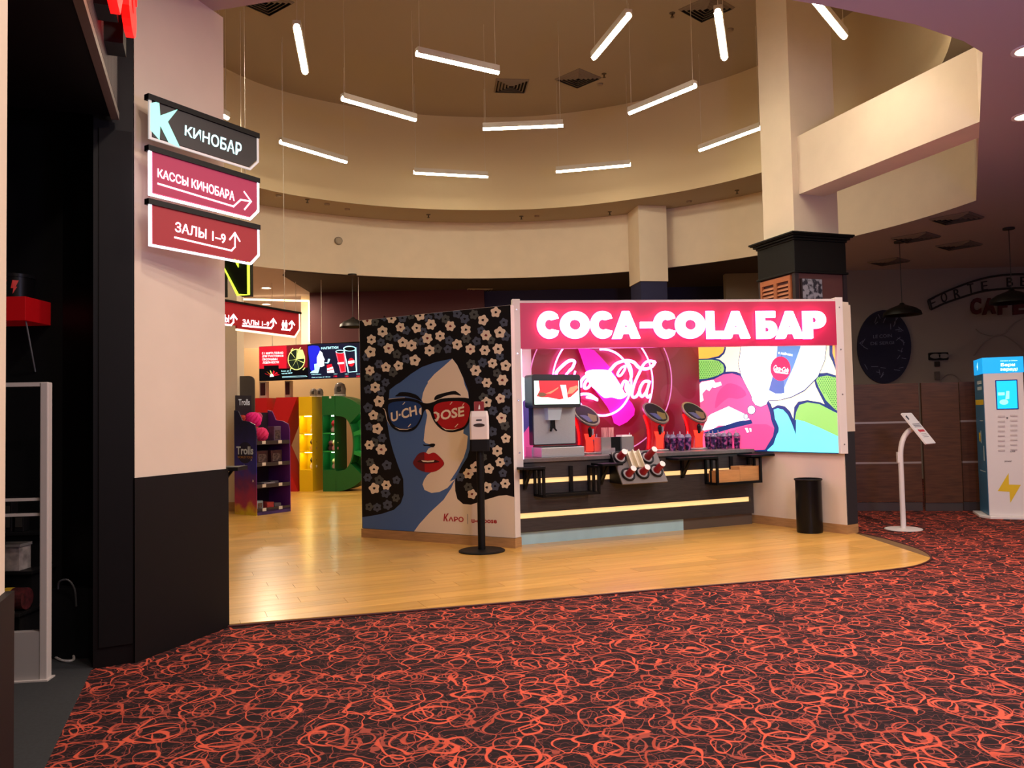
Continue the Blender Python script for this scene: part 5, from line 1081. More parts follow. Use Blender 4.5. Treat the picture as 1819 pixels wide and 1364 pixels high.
nrm = s.cross(l_).normalized(); nrm = -nrm if nrm.y > 0 else nrm
s2, l2 = s.normalized(), l_.normalized(); l2 = (l2-s2*l2.dot(s2)).normalized(); sw, lw = s.length, l_.length
PM = Matrix(((s2.x, nrm.x, -l2.x, c0.x), (s2.y, nrm.y, -l2.y, c0.y), (s2.z, nrm.z, -l2.z, c0.z), (0, 0, 0, 1)))
q = B(PM); q.rbox((0, -.012, -lw), (sw, .006, 0), .015); bd = obj('board', q, M_PLASTIC, parent=ts, local=True)
q = B(PM); q.use(mat('notice_red', '#c8323c', .5)); q.extr([(sw*.25, -lw*.58), (sw*.34, -lw*.52), (sw*.34, -lw*.55), (sw*.85, -lw*.55), (sw*.85, -lw*.62), (sw*.34, -lw*.62), (sw*.34, -lw*.65)], .0061, .0075)
q.use(mat('notice_grey', '#6e6a70', .5))
for k in range(3): q.extr([(sw*.2, -lw*(.36+k*.045)), (sw*.9, -lw*(.36+k*.045)), (sw*.9, -lw*(.38+k*.045)), (sw*.2, -lw*(.38+k*.045))], .0061, .0075)
for k in range(3): q.extr([(sw*.3, -lw*(.68+k*.05)), (sw*.8, -lw*(.68+k*.05)), (sw*.8, -lw*(.69+k*.05)), (sw*.3, -lw*(.69+k*.05))], .0061, .0075)
q.use(mat('notice_dark', '#3a3436', .5)); q.extr([(sw*.1, -lw*.12), (sw*.28, -lw*.08), (sw*.3, -lw*.2), (sw*.16, -lw*.24)], .0061, .0075); obj('notice', q, parent=bd, local=True, label='printed notice with red arrow')
# charging kiosk
KP = G(1758, 921); KK = Fr(KP, (KP.x+.94, KP.y-.35)); zk1 = KK.hit(1760, 635)[1]; zk0 = KK.hit(1760, 663)[1]; KW, KD = .46, .62
kz = lambda px, py: KK.hit(px, py)
ki = thing('charging_kiosk', 'white phone charging kiosk with cyan lit header and yellow bolt', 'kiosk', KK.P(KW/2, KD/2, 0))
q = B(KK.M); q.prism([(-.10, .12), (0, -.06), (KW+.06, -.06), (KW+.1, KD), (-.10, KD)], 0, .035); obj('base_plate', q, M_PLASTIC, parent=ki, bevel=.006)
q = B(KK.M); q.box((0, 0, .035), (KW, KD, zk0)); obj('body', q, M_PLASTIC, parent=ki, bevel=.006)
q = B(KK.M); q.box((-.006, .01, .04), (-.0005, KD, zk0-.004)); sd = obj('side_panel', q, mat('kiosk_blue', '#2b6a90', .4), parent=ki, label='blue printed side panel')
q = B(KK.M); q.use(mat('kiosk_white_print', '#c4d3dc', .5))
sdt = lambda y0, y1, z0, z1: q.poly([(-.0068, y, z) for y, z in ((y1, z0), (y0, z0), (y0, z1), (y1, z1))])
for z in (1.78, 1.70): sdt(.1, .42, z, z+.045)
sdt(.1, .35, 1.28, 1.29); sdt(.12, .18, .75, .95); sdt(.1, .5, .6, .612); sdt(.28, .33, .98, 1.15)
q.use(mat('kiosk_yellow', '#e6c21e', .5)); sdt(.02, KD-.02, 1.50, 1.57); sdt(.35, .45, 1.0, 1.12); obj('side_print', q, parent=sd, kind='stuff')
M_KH = mat('kiosk_cyan', '#17a8e6', .3, emit=.9, ecol='#109fe8')
q = B(KK.M); q.box((-.008, -.008, zk0), (KW+.008, KD, zk1)); hd2 = obj('header', q, M_KH, parent=ki, bevel=.004, label='cyan lit header')
ZK = zoomer(1720, 620, 4.263); kq = lambda *p: [KK.hit(*ZK(c)) for c in p]
q = B(KK.M); q.use(glow('kiosk_text', (.85, 1, 1), 1.5)); quad_text(q, 'Бери', kq((245, 138), (352, 134), (352, 104), (245, 108)), -.012, .03); quad_text(q, 'заряд!', kq((240, 170), (372, 168), (372, 140), (240, 142)), -.012, .03); quad_text(q, 'зарядка и кабель', kq((240, 95), (372, 91), (372, 82), (240, 86)), -.012, .01)
q.poly([(-.0095, y, z) for y, z in ((.34, zk0+.05), (.30, zk0+.11), (.33, zk0+.11), (.29, zk0+.18), (.38, zk0+.10), (.345, zk0+.10))]); obj('lettering', q, parent=hd2)
q = B(KK.M); u0, z0 = kz(1770, 727.5); u1, z1 = kz(1807, 674); q.rbox((u0, -.006, z0), (u1, .0, z1), .006); scr = obj('screen', q, mat('kiosk_bezel', '#123a9a', .3), parent=ki)
q = B(KK.M); q.use(glow('kiosk_screen', (.02, .72, .95), 1.2)); q.poly([(a, -.0068, c) for a, c in rect(u0+.012, z0+.012, u1-.012, z1-.012)])
q.use(glow('kiosk_screen_art', (.55, .95, 1), 1.2)); uu_ = lambda f: u0+(u1-u0)*f; zz_ = lambda f: z0+(z1-z0)*f
q.poly([(uu_(.35+.2*math.cos(t)), -.0074, zz_(.25+.09*math.sin(t))) for t in [2*PI*k/14 for k in range(14)]]); q.poly([(uu_(a), -.0074, zz_(c)) for a, c in ((.42, .33), (.6, .36), (.62, .62), (.48, .62))]); q.poly([(uu_(a), -.0072, zz_(c)) for a, c in ((.1, .48), (.4, .48), (.4, .58), (.1, .58))]); obj('screen_image', q, parent=scr)
q = B(KK.M)
for side in (0, 1):
    for k in range(8):
        a = kz(1772.5 if side == 0 else 1794.5, 738+k*8.6-(1.5*side)); c = kz(1785 if side == 0 else 1807, 741+k*8.6-(1.5*side))
        q2 = B(KK.M); q2.box((a[0], -.008, c[1]), (c[0], -.0005, a[1])); obj('battery_slot', q2, mat('slot_grey', '#cfc5c0', .4), parent=ki, bevel=.002)
q.use(mat('kiosk_mark', '#6a6566', .5)); quad_text(q, 'power', kq((275, 858), (330, 860), (330, 845), (275, 845)), -.002, .02); quad_text(q, 'USB', kq((318, 782), (356, 780), (356, 768), (318, 770)), -.002, .02); q.poly([(a, -.002, c) for a, c in kq((288, 528), (302, 528), (302, 516), (288, 516))])
obj('small_print', q, parent=ki, kind='stuff'); q = B(KK.M); q.use(_m['kiosk_yellow']); q.poly([(a, -.002, c) for a, c in kq((222, 1075), (305, 938), (308, 1025), (398, 1028), (318, 1165), (312, 1080))]); obj('bolt_print', q, parent=ki, label='yellow lightning bolt')
# cafe wall pieces
WF = Fr((4.6, 17.28), (14, 17.28)); wh = lambda px, py: WF.hit(px, py)
ZC = zoomer(1480, 340, 3.788); cq = lambda *p: [WF.hit(*ZC(c)) for c in p]
M_CHALK = mat('chalk', '#6d7088', .8)
bo = thing('chalkboard', 'large oval dark blue chalkboard with chalk drawings on the cafe wall', 'chalkboard', WF.P(wh(1569, 616)[0], -.02, wh(1569, 680)[1]))
q = B(WF.M); q.extr(cq(*arc(338, 1046, 180, 246, 0, 354, 40)), -.05, -.001); obj('board', q, mat('board_navy', '#101230', .7), parent=bo)
q = B(WF.M); q.use(M_CHALK); quad_text(q, 'LE COIN', cq((262, 990), (388, 982), (385, 960), (262, 968)), -.052, .0); quad_text(q, 'DE SERGI', cq((245, 1035), (402, 1028), (402, 1008), (245, 1015)), -.052, .0)
for k in range(34):
    a = random.uniform(0, 2*PI); r = random.uniform(.55, .88); x, y = 338+180*r*math.cos(a), 1046+246*r*math.sin(a)
    if abs(y-1005) < 50 and abs(x-325) < 95: continue
    L = random.uniform(10, 24); b_ = random.uniform(0, 3)
    stroke(q, cq((x-L*math.cos(b_), y-L*math.sin(b_)), (x+L*math.cos(b_), y+L*math.sin(b_))), .012, -.052)
obj('chalk_marks', q, parent=bo, kind='stuff')
M_IRON = mat('arch_iron', '#1c1814', .6)
def arcpt(px, top):                                        # arch sign rails traced as two rising curves
    return None
upA = [(630, 735), (720, 690), (820, 648), (940, 605), (1060, 576), (1180, 562), (1300, 562), (1420, 576), (1560, 612)]; loA = [(648, 798), (740, 755), (850, 717), (960, 683), (1060, 665), (1180, 655), (1300, 654), (1420, 668), (1540, 700)]
ar = thing('arch_sign', 'arched iron sign with spaced letters high on the cafe wall', 'sign', WF.P(cq((1100, 700))[0][0], -.05, cq((640, 798))[0][1]))
for nm, L in (('upper_rail', upA), ('lower_rail', loA)):
    q = B(WF.M); q.tube([(c[0], -.06, c[1]) for c in cq(*smooth(L, 4, False))], .022, 6); obj(nm, q, M_IRON, parent=ar)
q = B(WF.M); q.tube([(c[0], -.06, c[1]) for c in cq((630, 735), (648, 798))], .022, 6); obj('end_bar', q, M_IRON, parent=ar)
for chx, x, y, a in (('F', 660, 755, .42), ('O', 737, 715, .36), ('R', 824, 690, .28), ('T', 916, 655, .2), ('E', 1008, 638, .15), ('B', 1178, 612, .05), ('E', 1270, 608, 0), ('L', 1350, 612, -.08), ('L', 1420, 622, -.15)):
    dx_, dy_ = math.cos(a), -math.sin(a); W2, Hh = 20, 31
    quad = [(x-W2*dx_-Hh*-dy_*-1*0, 0)]
    f = lambda sx, sy: (x+sx*W2*dx_-sy*Hh*dy_*-1*-1*0+sy*Hh*math.sin(a)*-.6, y+sx*W2*dy_-sy*Hh)
    q = B(WF.M); quad_text(q, chx, cq(f(-1, -1), f(1, -1), f(1, 1), f(-1, 1)), -.045, .0, ext=.02); obj('letter', q, M_IRON, parent=ar)
cs = thing('cafe_lettering', 'dark red block letters under the arched sign on the cafe wall', 'sign', WF.P(cq((1080, 800))[0][0], -.03, cq((1000, 832))[0][1]))
for chx, x0, x1 in (('C', 920, 990), ('A', 1000, 1090), ('F', 1105, 1165), ('E', 1205, 1290)):
    q = B(WF.M); quad_text(q, chx, cq((x0, 832), (x1, 832-(x1-x0)*.1), (x1, 715), (x0, 720)), -.005, .05, ext=.04); obj('letter', q, mat('cafe_red', '#4c1216', .7), parent=cs)
q = B(WF.M); a, c = wh(1649, 640), wh(1681, 626); q.rbox((a[0], -.08, a[1]), (c[0], -.001, c[1]), .02); em = obj('emergency_light', q, M_BLACK); props(em, 'black twin-lamp emergency light box on the cafe wall', 'emergency light')
for f in (.27, .73):
    q = B(); p = WF.P(a[0]+(c[0]-a[0])*f, -.08, (a[1]+c[1])/2); q.loft([[p+Vector((.11*math.cos(t), -h, .05*math.sin(t))) for t in [2*PI*k/16 for k in range(16)]] for h in (0, .015)]); obj('lens', q, mat('emergency_lens', '#7d7a75', .4), parent=em)
q = B(WF.M); a = cq((697, 1160), (697, 1195), (697, 1240))
q.use(M_IRON); q.rbox((a[0][0]-.05, -.04, a[0][1]-.06), (a[0][0]+.05, -.001, a[0][1]+.05), .01); props(obj('wall_socket', q), 'small dark wall socket under the emergency light', 'socket')
q = B(WF.M); q.rbox((a[2][0]-.05, -.04, a[2][1]-.09), (a[2][0]+.05, -.001, a[2][1]+.09), .01); props(obj('wall_switch', q, mat('switch_grey', '#5d564f', .5)), 'small grey switch plate just above the walnut partition', 'switch')
M_RELIEF = mat('wall_relief', '#8b7f72', .85)
for l, pts in (('pale drawn arch on the cafe wall above the partition', arc(785, 1292, 68, 62, 178, 362, 16)), ('large faint drawn curve on the cafe wall beside the kiosk', [(945, 1105), (990, 1040), (1060, 985), (1120, 965), (1180, 985), (1250, 1035), (1290, 1080)]), ('faint drawn curve under the red cafe letters', [(960, 925), (1000, 955), (1080, 972), (1150, 955), (1215, 890), (1280, 850)])):
    q = B(WF.M); q.tube([(c[0], -.006, c[1]) for c in cq(*smooth(pts, 3, False))], .012, 5); props(obj('wall_drawing', q, M_RELIEF), l, 'wall drawing')
def dome_lamp(label, top, shade_c, D, r, h, m):
    c = DP(*shade_c, D); t = thing('dome_pendant', label, 'lamp', (c.x, c.y, c.z), 'black dome pendants')
    prof = [(r, 0), (r*.95, h*.28), (r*.7, h*.55), (r*.35, h*.75), (.05, h*.86), (.03, h), (.001, h)]
    q = B(); q.lathe(prof+[], (0, 0, 0), 28, False, False); q.lathe([(r*.98, .002), (r*.9, h*.25), (r*.6, h*.5), (.001, h*.7)], (0, 0, 0), 28, False, False); obj('shade', q, m, parent=t, smooth=True, local=True)
    q = B(); q.cyl((0, 0, h), (0, 0, H1-c.z-.03), .006, n=6); obj('rod', q, M_IRON, parent=t, local=True); q = B(); q.lathe([(.09, H1-c.z-.03), (.09, H1-c.z)], n=16); obj('canopy', q, M_IRON, parent=t, local=True)
M_SHADE = mat('shade_black', '#15120f', .45)
dome_lamp('black dome pendant with long rod hanging over the charging kiosk', None, (1798, 538), 13.5, .34, .24, M_SHADE)
dome_lamp('black dome pendant overlapping the top of the chalkboard', None, (1603, 560), 14.4, .32, .22, M_SHADE)
dome_lamp('dark dome pendant half hidden behind the mural top left corner', None, (627, 581), 16.5, .27, .2, M_SHADE)
# framed photo on the column
q = B(CF.M); a = CF.hit(1424, 540, .02); c = CF.hit(1457, 497, .02)
q.box((a[0]-.02, -.012, a[1]-.05), (c[0]+.004, .018, c[1]+.004)); pf_ = obj('framed_photo', q, mat('photo_frame', '#2c1c20', .5)); props(pf_, 'small black and white photo on the mahogany column casing', 'picture')
def photo():
    m = mat('old_photo', '#808080', .4); nt = m.node_tree; N = nt.nodes; tc = N.new('ShaderNodeTexCoord'); n = N.new('ShaderNodeTexNoise'); n.inputs['Scale'].default_value = 14; cr = N.new('ShaderNodeValToRGB'); e = cr.color_ramp.elements
    e[0].position = .45; e[0].color = (.02, .02, .035, 1); e[1].position = .58; e[1].color = (.3, .3, .36, 1); nt.links.new(tc.outputs['Object'], n.inputs['Vector']); nt.links.new(n.outputs[0], cr.inputs[0]); nt.links.new(cr.outputs[0], N['Principled BSDF'].inputs['Base Color']); return m
q = B(CF.M); q.box((a[0], -.0145, a[1]-.04), (c[0], -.0125, c[1])); obj('print', q, photo(), parent=pf_)
# ================================================================== CONCESSION AREA AT THE BACK LEFT
# big shop letters K I D
LB = G(571, 873, WZ); KA = -.20; LFr = Fr(LB, (LB.x+math.cos(KA), LB.y+math.sin(KA))); lw_ = lambda px: LFr.hit(px, 800)[0]; zt_l = LFr.hit(600, 703)[1]; DP_ = .62
M_KR = mat('letter_red', '#b01218', .4); M_KY = mat('letter_yellow', '#d9b208', .4); M_KG = mat('letter_green', '#0c5a26', .4)
M_NY = mat('niche_yellow', '#e8c800', .5); M_NG = mat('niche_green', '#158a3a', .5)
def niche_light(u, v, z, p, c):
    w = LFr.P(u, v, z); o = lamp('AREA', w, p, c, .12)
# --- K
lk = thing('shop_letter', 'giant red letter K display at the back', 'display', LFr.P(lw_(510), .3, WZ), 'giant letters at the back')
uK0, uK1 = lw_(528)-1.12, lw_(528); hK = zt_l
for nm, pts in (('stem', [(uK0, WZ), (uK0+.42, WZ), (uK0+.42, hK), (uK0, hK)]), ('arm', [(uK0+.42, .88), (uK0+.62, .82), (uK1, hK), (uK1-.48, hK), (uK0+.42, 1.22)]), ('leg', [(uK0+.42, .88), (uK0+.42, 1.22), (uK0+.56, 1.22), (uK1, WZ), (uK1-.46, WZ)])):
    q = B(LFr.M); q.extr(pts, .02, DP_); obj(nm, q, M_KR, parent=lk)
# --- I with three lit niches
li = thing('shop_letter', 'giant yellow letter I display with three lit niches', 'display', LFr.P(lw_(545), .3, WZ), 'giant letters at the back')
u0, u1 = lw_(531.5), lw_(555); zn0, zn1 = LFr.hit(545, 835)[1], LFr.hit(545, 738)[1]
for a, c in ((WZ, zn0), (zn1, zt_l)):
    q = B(LFr.M); q.box((u0, 0, a), (u1, DP_, c)); obj('block', q, M_KY, parent=li)
for a, c in ((u0, u0+.012), (u1-.012, u1)):
    q = B(LFr.M); q.box((a, 0, zn0), (c, DP_, zn1)); obj('side', q, M_KY, parent=li)
q = B(LFr.M); q.box((u0+.012, .36, zn0), (u1-.012, DP_, zn1)); obj('niche_back', q, M_NY, parent=li)
step = (zn1-zn0)/3
for k in (1, 2):
    q = B(LFr.M); q.box((u0+.012, .01, zn0+k*step-.012), (u1-.012, .36, zn0+k*step+.012)); obj('niche_shelf', q, M_NY, parent=li)
for k in range(3):
    q = B(LFr.M); q.box((u0+.08, .10, zn0+(k+1)*step-.024), (u1-.04, .14, zn0+(k+1)*step-.013)); obj('niche_lamp', q, glow('niche_lamp_warm', (1, .95, .6), 45), parent=li)
# --- D
ld = thing('shop_letter', 'giant green letter D display with lit niches', 'display', LFr.P(lw_(610), .3, WZ), 'giant letters at the back')
g0, g1, g2 = lw_(573), lw_(595), lw_(622); W_D = 1.18
q = B(LFr.M); q.box((g0, 0, WZ), (g1, DP_, zn0)); obj('block', q, M_KG, parent=ld); q = B(LFr.M); q.box((g0, 0, zn1), (g1, DP_, zt_l)); obj('block', q, M_KG, parent=ld)
for a, c in ((g0, g0+.012), (g1-.012, g1)):
    q = B(LFr.M); q.box((a, 0, zn0), (c, DP_, zn1)); obj('side', q, M_KG, parent=ld)
q = B(LFr.M); q.box((g0+.012, .36, zn0), (g1-.012, DP_, zn1)); obj('niche_back', q, M_NG, parent=ld)
zmid = (zt_l+WZ)/2; RO_ = (zt_l-WZ)/2; RI_ = (zn1-zn0)/2
oarc = [(g1+(W_D-(g1-g0))*max(0, math.cos(t))*1.0, zmid+RO_*math.sin(t)) for t in [-PI/2+PI*k/24 for k in range(25)]]
iarc = [(g1+.02+(lw_(627)-g1-.02)*max(0, math.cos(t))**.6, zmid+RI_*math.sin(t)) for t in [-PI/2+PI*k/24 for k in range(25)]]
lim = 7
def seg(lo, hi, nm):
    for k in range(lo, hi):
        pass
    q = B(LFr.M); q.extr(oarc[lo:hi+1]+iarc[lo:hi+1][::-1], 0, DP_); obj(nm, q, M_KG, parent=ld)
q = B(LFr.M); q.extr([(g1, oarc[0][1]), (iarc[0][0], oarc[0][1]), (iarc[0][0], zn0), (g1, zn0)], 0, DP_); obj('block', q, M_KG, parent=ld)
q = B(LFr.M); q.extr([(g1, zn1), (iarc[0][0], zn1), (iarc[0][0], zt_l), (g1, zt_l)], 0, DP_); obj('block', q, M_KG, parent=ld)
seg(0, 6, 'bowl'); seg(18, 24, 'bowl')
q = B(LFr.M); q.extr(oarc[6:19]+iarc[6:19][::-1], .36, DP_); obj('niche_back', q, M_NG, parent=ld)
q = B(LFr.M); q.extr(iarc[6:19]+[(p[0]+.03, p[1]) for p in iarc[6:19]][::-1], 0, DP_); obj('hole_wall', q, M_KG, parent=ld)
for lo, hi in ((9, 10), (14, 15)):
    q = B(LFr.M); q.extr([oarc[lo], oarc[hi], iarc[hi], iarc[lo]], .01, .36); obj('niche_shelf', q, M_NG, parent=ld)
for k in range(3):
    for u in (g0+.16, iarc[12][0]+.22):
        q = B(LFr.M); q.box((u, .10, zn0+(k+1)*step-.024), (u+.08, .14, zn0+(k+1)*step-.013)); obj('niche_lamp', q, glow('niche_lamp_cool', (.85, 1, .85), 45), parent=ld)
for k in (1, 2):
    q = B(LFr.M); q.box((g0+.012, .01, zn0+k*step-.012), (g1-.012, .36, zn0+k*step+.012)); obj('niche_shelf', q, M_NG, parent=ld)
for u in (g0+.03,):
    q = B(LFr.M); q.box((lw_(586), -.004, zt_l-.05), (lw_(589.5), .0, zt_l-.005)); obj('price_tag', q, M_WHITE, parent=ld)
# goods in the niches: plain rounded plush and dolls' boxes
def plush(u, v, z, s, c1, c2, label):
    t = thing('plush_toy', label, 'toy', LFr.P(u, v, z), 'toys in the letter niches'); w = LFr.P(u, v, z)
    q = B(); q.lathe([(.001, 0), (.07*s, .01*s), (.085*s, .07*s), (.05*s, .14*s), (.001, .15*s)], w, 14, False, False); obj('body', q, mat('plush_'+c1, c1, .9), parent=t, smooth=True)
    q = B(); q.lathe([(.001, .13*s), (.06*s, .15*s), (.078*s, .20*s), (.05*s, .26*s), (.001, .275*s)], w, 14, False, False); obj('head', q, mat('plush_'+c2, c2, .9), parent=t, smooth=True)
uI = u1-.07; zI = [zn0+.012+k*step for k in range(3)]
plush(uI, .2, zI[2], .75, '#d8cfae', '#e8e2c8', 'white plush toy in the top yellow niche'); plush(uI, .2, zI[1], .95, '#c9a05a', '#3a2a24', 'dark-headed plush toy in the middle yellow niche'); plush(uI, .2, zI[0], .95, '#d9cfc0', '#2e2a2a', 'dark-headed pale plush toy in the bottom yellow niche')
plush(g1-.09, .2, zI[2], .95, '#b98a8f', '#c01830', 'red-headed plush toy in the top left green niche'); plush(g1-.17, .2, zI[1], .8, '#4a2226', '#6a3038', 'maroon plush toy in the middle left green niche'); plush(g1-.06, .16, zI[1], .85, '#c87a80', '#e8cf9a', 'cream-headed plush toy in the middle left green niche'); plush(g1-.09, .2, zI[0], .8, '#d9a0a0', '#d9c48a', 'straw-headed plush toy in the bottom left green niche')
uD = iarc[12][0]+.26
plush(uD, .2, zI[2]+.0, .95, '#c02048', '#e8306a', 'pink plush toy in the top right green niche'); plush(uD+.02, .2, zI[1], .9, '#4a3230', '#d8c48a', 'brown plush toy in the middle right green niche'); plush(uD-.04, .2, zI[0]+.02, .85, '#3c3f44', '#1d2a26', 'dark plush toy in the bottom right green niche')
def capsule(px, v, s, label):
    w = LFr.P(LFr.hit(px, 700, v)[0], v, zt_l); t = thing('capsule_toy', label, 'toy', w, 'clear domes on the letters'); q = B(); q.lathe([(.12*s, 0), (.12*s, .03*s), (.13*s, .15*s), (.10*s, .25*s), (.04*s, .29*s), (.001, .295*s)], (0, 0, 0), 18); obj('dome', q, mat('dome_grey', '#8d8480', .1, coat=.8), parent=t, smooth=True, local=True)
    q = B(); q.lathe([(.125*s, 0), (.13*s, .02*s), (.125*s, .035*s)], n=18); obj('foot', q, M_WHITE, parent=t, local=True); q = B(); q.lathe([(.001, .06*s), (.06*s, .1*s), (.05*s, .2*s), (.001, .22*s)], (0, -.085*s, 0), 10, False, False); obj('figure', q, mat('dome_dark', '#3a3434', .5), parent=t, smooth=True, local=True)
capsule(604, .25, 1.0, 'large grey domed capsule on top of the green letter'); capsule(557, .25, .62, 'left small domed capsule at the top of the yellow letter'); capsule(568, .28, .62, 'right small domed capsule at the edge of the yellow letter')
def dollbox(px, v, w, h, label):
    u = LFr.hit(px, 700, v)[0]; t = thing('doll_box', label, 'box', LFr.P(u, v, zt_l)); q = B(LFr.M); q.box((u-w/2, v, zt_l), (u+w/2, v+.12, zt_l+h)); obj('carton', q, mat('doll_carton', '#a89a90', .3), parent=t); q = B(LFr.M); q.box((u-w*.36, v-.004, zt_l+.06), (u+w*.36, v, zt_l+h-.03)); obj('window', q, mat('doll_window', '#3c1d22', .2), parent=t)
dollbox(511, .2, .13, .36, 'tall boxed doll on top of the red letter'); dollbox(467, .2, .16, .36, 'tall dark boxed doll behind the toy stand')
# menu screens
SCF = Fr(DP(458, 640, 17.4), DP(646, 640, 16.7))
def screen(px0, px1, label, draw):
    t = thing('menu_screen', label, 'screen', SCF.P((SCF.hit(px0, 640)[0]+SCF.hit(px1, 640)[0])/2, .05, SCF.hit(550, 672)[1]), 'menu screens over the giant letters')
    ua, ub_ = SCF.hit(px0, 640)[0], SCF.hit(px1, 640)[0]; za, zb_ = SCF.hit(550, 673.5)[1], SCF.hit(550, 611)[1]
    q = B(SCF.M); q.box((ua, .006, za), (ub_, .08, zb_)); obj('housing', q, M_BLACK, parent=t)
    q = B(SCF.M); draw(q, lambda pts, lay, m, sm=0: art(q, [zsc(p) for p in (smooth(pts, sm) if sm else pts)], SCF, lay-6, m, 0, (ua+.004, za+.004, ub_-.004, zb_-.004))); obj('picture', q, parent=t)
    q = B(SCF.M)
    for u in (ua+.3, ub_-.3): q.bar((u, .05, zb_), (u, .05, H1), .008)
    obj('ceiling_mount', q, M_ALU, parent=t)
zsc = zoomer(400, 600, 7.276); sq_ = lambda *p: [SCF.hit(*zsc(c)) for c in p]
SW = film('screen_white', '#e9f4ff', 1.0); SR = film('screen_red', '#c4142c', .75); SDR = film('screen_maroon', '#6d1220', .6); SK = film('screen_black', '#07080f', .3); SB = film('screen_navy', '#0b1030', .5); SBL = film('screen_blue', '#1a1fc8', .9); SY = film('screen_lime', '#d9e68a', .9); SC = film('screen_cyan', '#a8ecff', 1.0); SGR = film('screen_dkgreen', '#16231c', .5)
def d1(q, f):
    f(((420, 80), (1090, 80), (1090, 600), (420, 600)), 0, SK); f(((420, 80), (800, 80), (800, 395), (420, 400)), 1, SR); f(((790, 80), (1090, 80), (1090, 380), (790, 395)), 1, SDR)
    q.use(SW); txts = ('С 1 МАРТА ТОЛЬКО', 'ДЛЯ УЧАСТНИКОВ', 'ПРОГРАММЫ', 'ЛОЯЛЬНОСТИ')
    for k, (s, x1) in enumerate(zip(txts, (750, 752, 675, 692))):
        y = 215+k*40; quad_text(q, s, sq_((475+k*3, y), (x1, y-6), (x1, y-36), (475+k*3, y-30)), .001, .03)
    f(arc(920, 280, 112, 138, 0, 350, 28), 2, SY); f(arc(920, 280, 102, 126, 0, 350, 28), 3, SGR)
    f(((915, 280), (945, 150), (1000, 155), (1030, 240), (1018, 268)), 4, SY)
    for a in range(0, 360, 51):
        t = math.radians(a+20); f(((918, 278), (918+102*math.cos(t), 278+126*math.sin(t)), (922+102*math.cos(t+.05), 280+126*math.sin(t+.05)), (922, 282)), 4, SY)
    for x, y in ((860, 150), (960, 140), (850, 395), (1015, 400)): f(((x-16, y+12), (x+14, y-20), (x+20, y-12), (x-8, y+20)), 2, SY)
    f(((500, 360), (690, 355), (695, 520), (505, 525)), 3, SK)
    for k, (a, c) in enumerate(((-60, SR), (-35, film('flame_orange', '#f2a02a', .9)), (-8, SY), (20, SR), (48, SR), (70, SR))):
        t = math.radians(a); f(((600, 500), (600+95*math.sin(t)-10, 500-95*math.cos(t)*.9), (600+105*math.sin(t)+8, 500-85*math.cos(t)*.8), (612, 500)), 4+k*.1, c)
    f(((585, 470), (615, 468), (630, 500), (575, 505)), 5, SW)
    q.use(SC); quad_text(q, 'Бокс до 6', sq_((725, 442), (850, 435), (850, 418), (725, 422)), .001, .02); quad_text(q, 'часов 340 Р', sq_((728, 470), (868, 463), (868, 445), (728, 452)), .001, .03)
    f(((735, 500), (1050, 486), (1050, 490), (735, 504)), 2, SC); f(((735, 512), (1060, 498), (1060, 502), (735, 516)), 2, SC)
def d2(q, f):
    f(((1040, 60), (1900, 60), (1900, 600), (1040, 600)), 0, SB)
    f(((1070, 110), (1200, 105), (1225, 170), (1190, 230), (1200, 300), (1175, 380), (1130, 440), (1095, 400), (1090, 300), (1075, 200)), 1, SBL, 2)
    f(((1225, 165), (1255, 195), (1265, 235), (1285, 280), (1275, 305), (1280, 360), (1250, 375), (1220, 375), (1185, 330), (1185, 250)), 2, SW); f(((1150, 340), (1190, 330), (1225, 375), (1200, 455), (1095, 455), (1120, 430), (1155, 415)), 2, SC)
    q.use(SC); quad_text(q, 'НАПИТКИ', sq_((1240, 150), (1462, 140), (1462, 108), (1240, 118)), .001, .03)
    f(((1285, 318), (1320, 316), (1330, 270), (1355, 275), (1345, 310), (1330, 330), (1285, 326)), 2, SC); f(((1310, 350), (1375, 335), (1385, 375), (1315, 398)), 2, SR); f(((1315, 395), (1390, 372), (1412, 450), (1318, 452)), 2, SW); f(((1318, 420), (1400, 395), (1404, 405), (1320, 432)), 3, SR)
    f(((1425, 180), (1545, 165), (1560, 440), (1490, 452)), 2, film('screen_pinkred', '#e85a78', .9)); f(((1440, 200), (1530, 195), (1548, 430), (1500, 440)), 3, SR); f(arc(1485, 178, 60, 22, 0, 345, 16), 4, SC); f(arc(1485, 180, 48, 15, 0, 345, 16), 5, SK)
    f(((1525, 130), (1695, 125), (1705, 440), (1585, 448)), 5, SC); f(((1545, 170), (1675, 165), (1690, 430), (1600, 438)), 6, SB); f(arc(1610, 140, 86, 36, 0, 345, 20), 7, SC); f(arc(1610, 142, 70, 26, 0, 345, 20), 8, SK); f(arc(1630, 315, 42, 55, 0, 345, 18), 8, SR); f(((1590, 300), (1670, 290), (1672, 325), (1592, 335)), 9, SW); f(((1450, 320), (1535, 312), (1536, 335), (1455, 342)), 6, SW)
    q.use(SC); quad_text(q, 'Кола в бутылке', sq_((1115, 482), (1240, 478), (1240, 465), (1115, 468)), .001, .02); quad_text(q, 'Квас и морс от 180 мл', sq_((1118, 520), (1358, 512), (1358, 497), (1118, 503)), .001, .02)
    for x in (1425, 1570, 1718):
        q.use(SC); quad_text(q, '0.5 л', sq_((x-22, 474), (x+22, 472), (x+22, 460), (x-22, 462)), .001, .01); q.use(SR); quad_text(q, '190', sq_((x-22, 510), (x+22, 507), (x+22, 485), (x-22, 488)), .001, .03)
screen(460, 546.5, 'left menu screen with red panel and green pie wheel', d1); screen(547, 660, 'right menu screen with blue-haired face and two cups', d2)
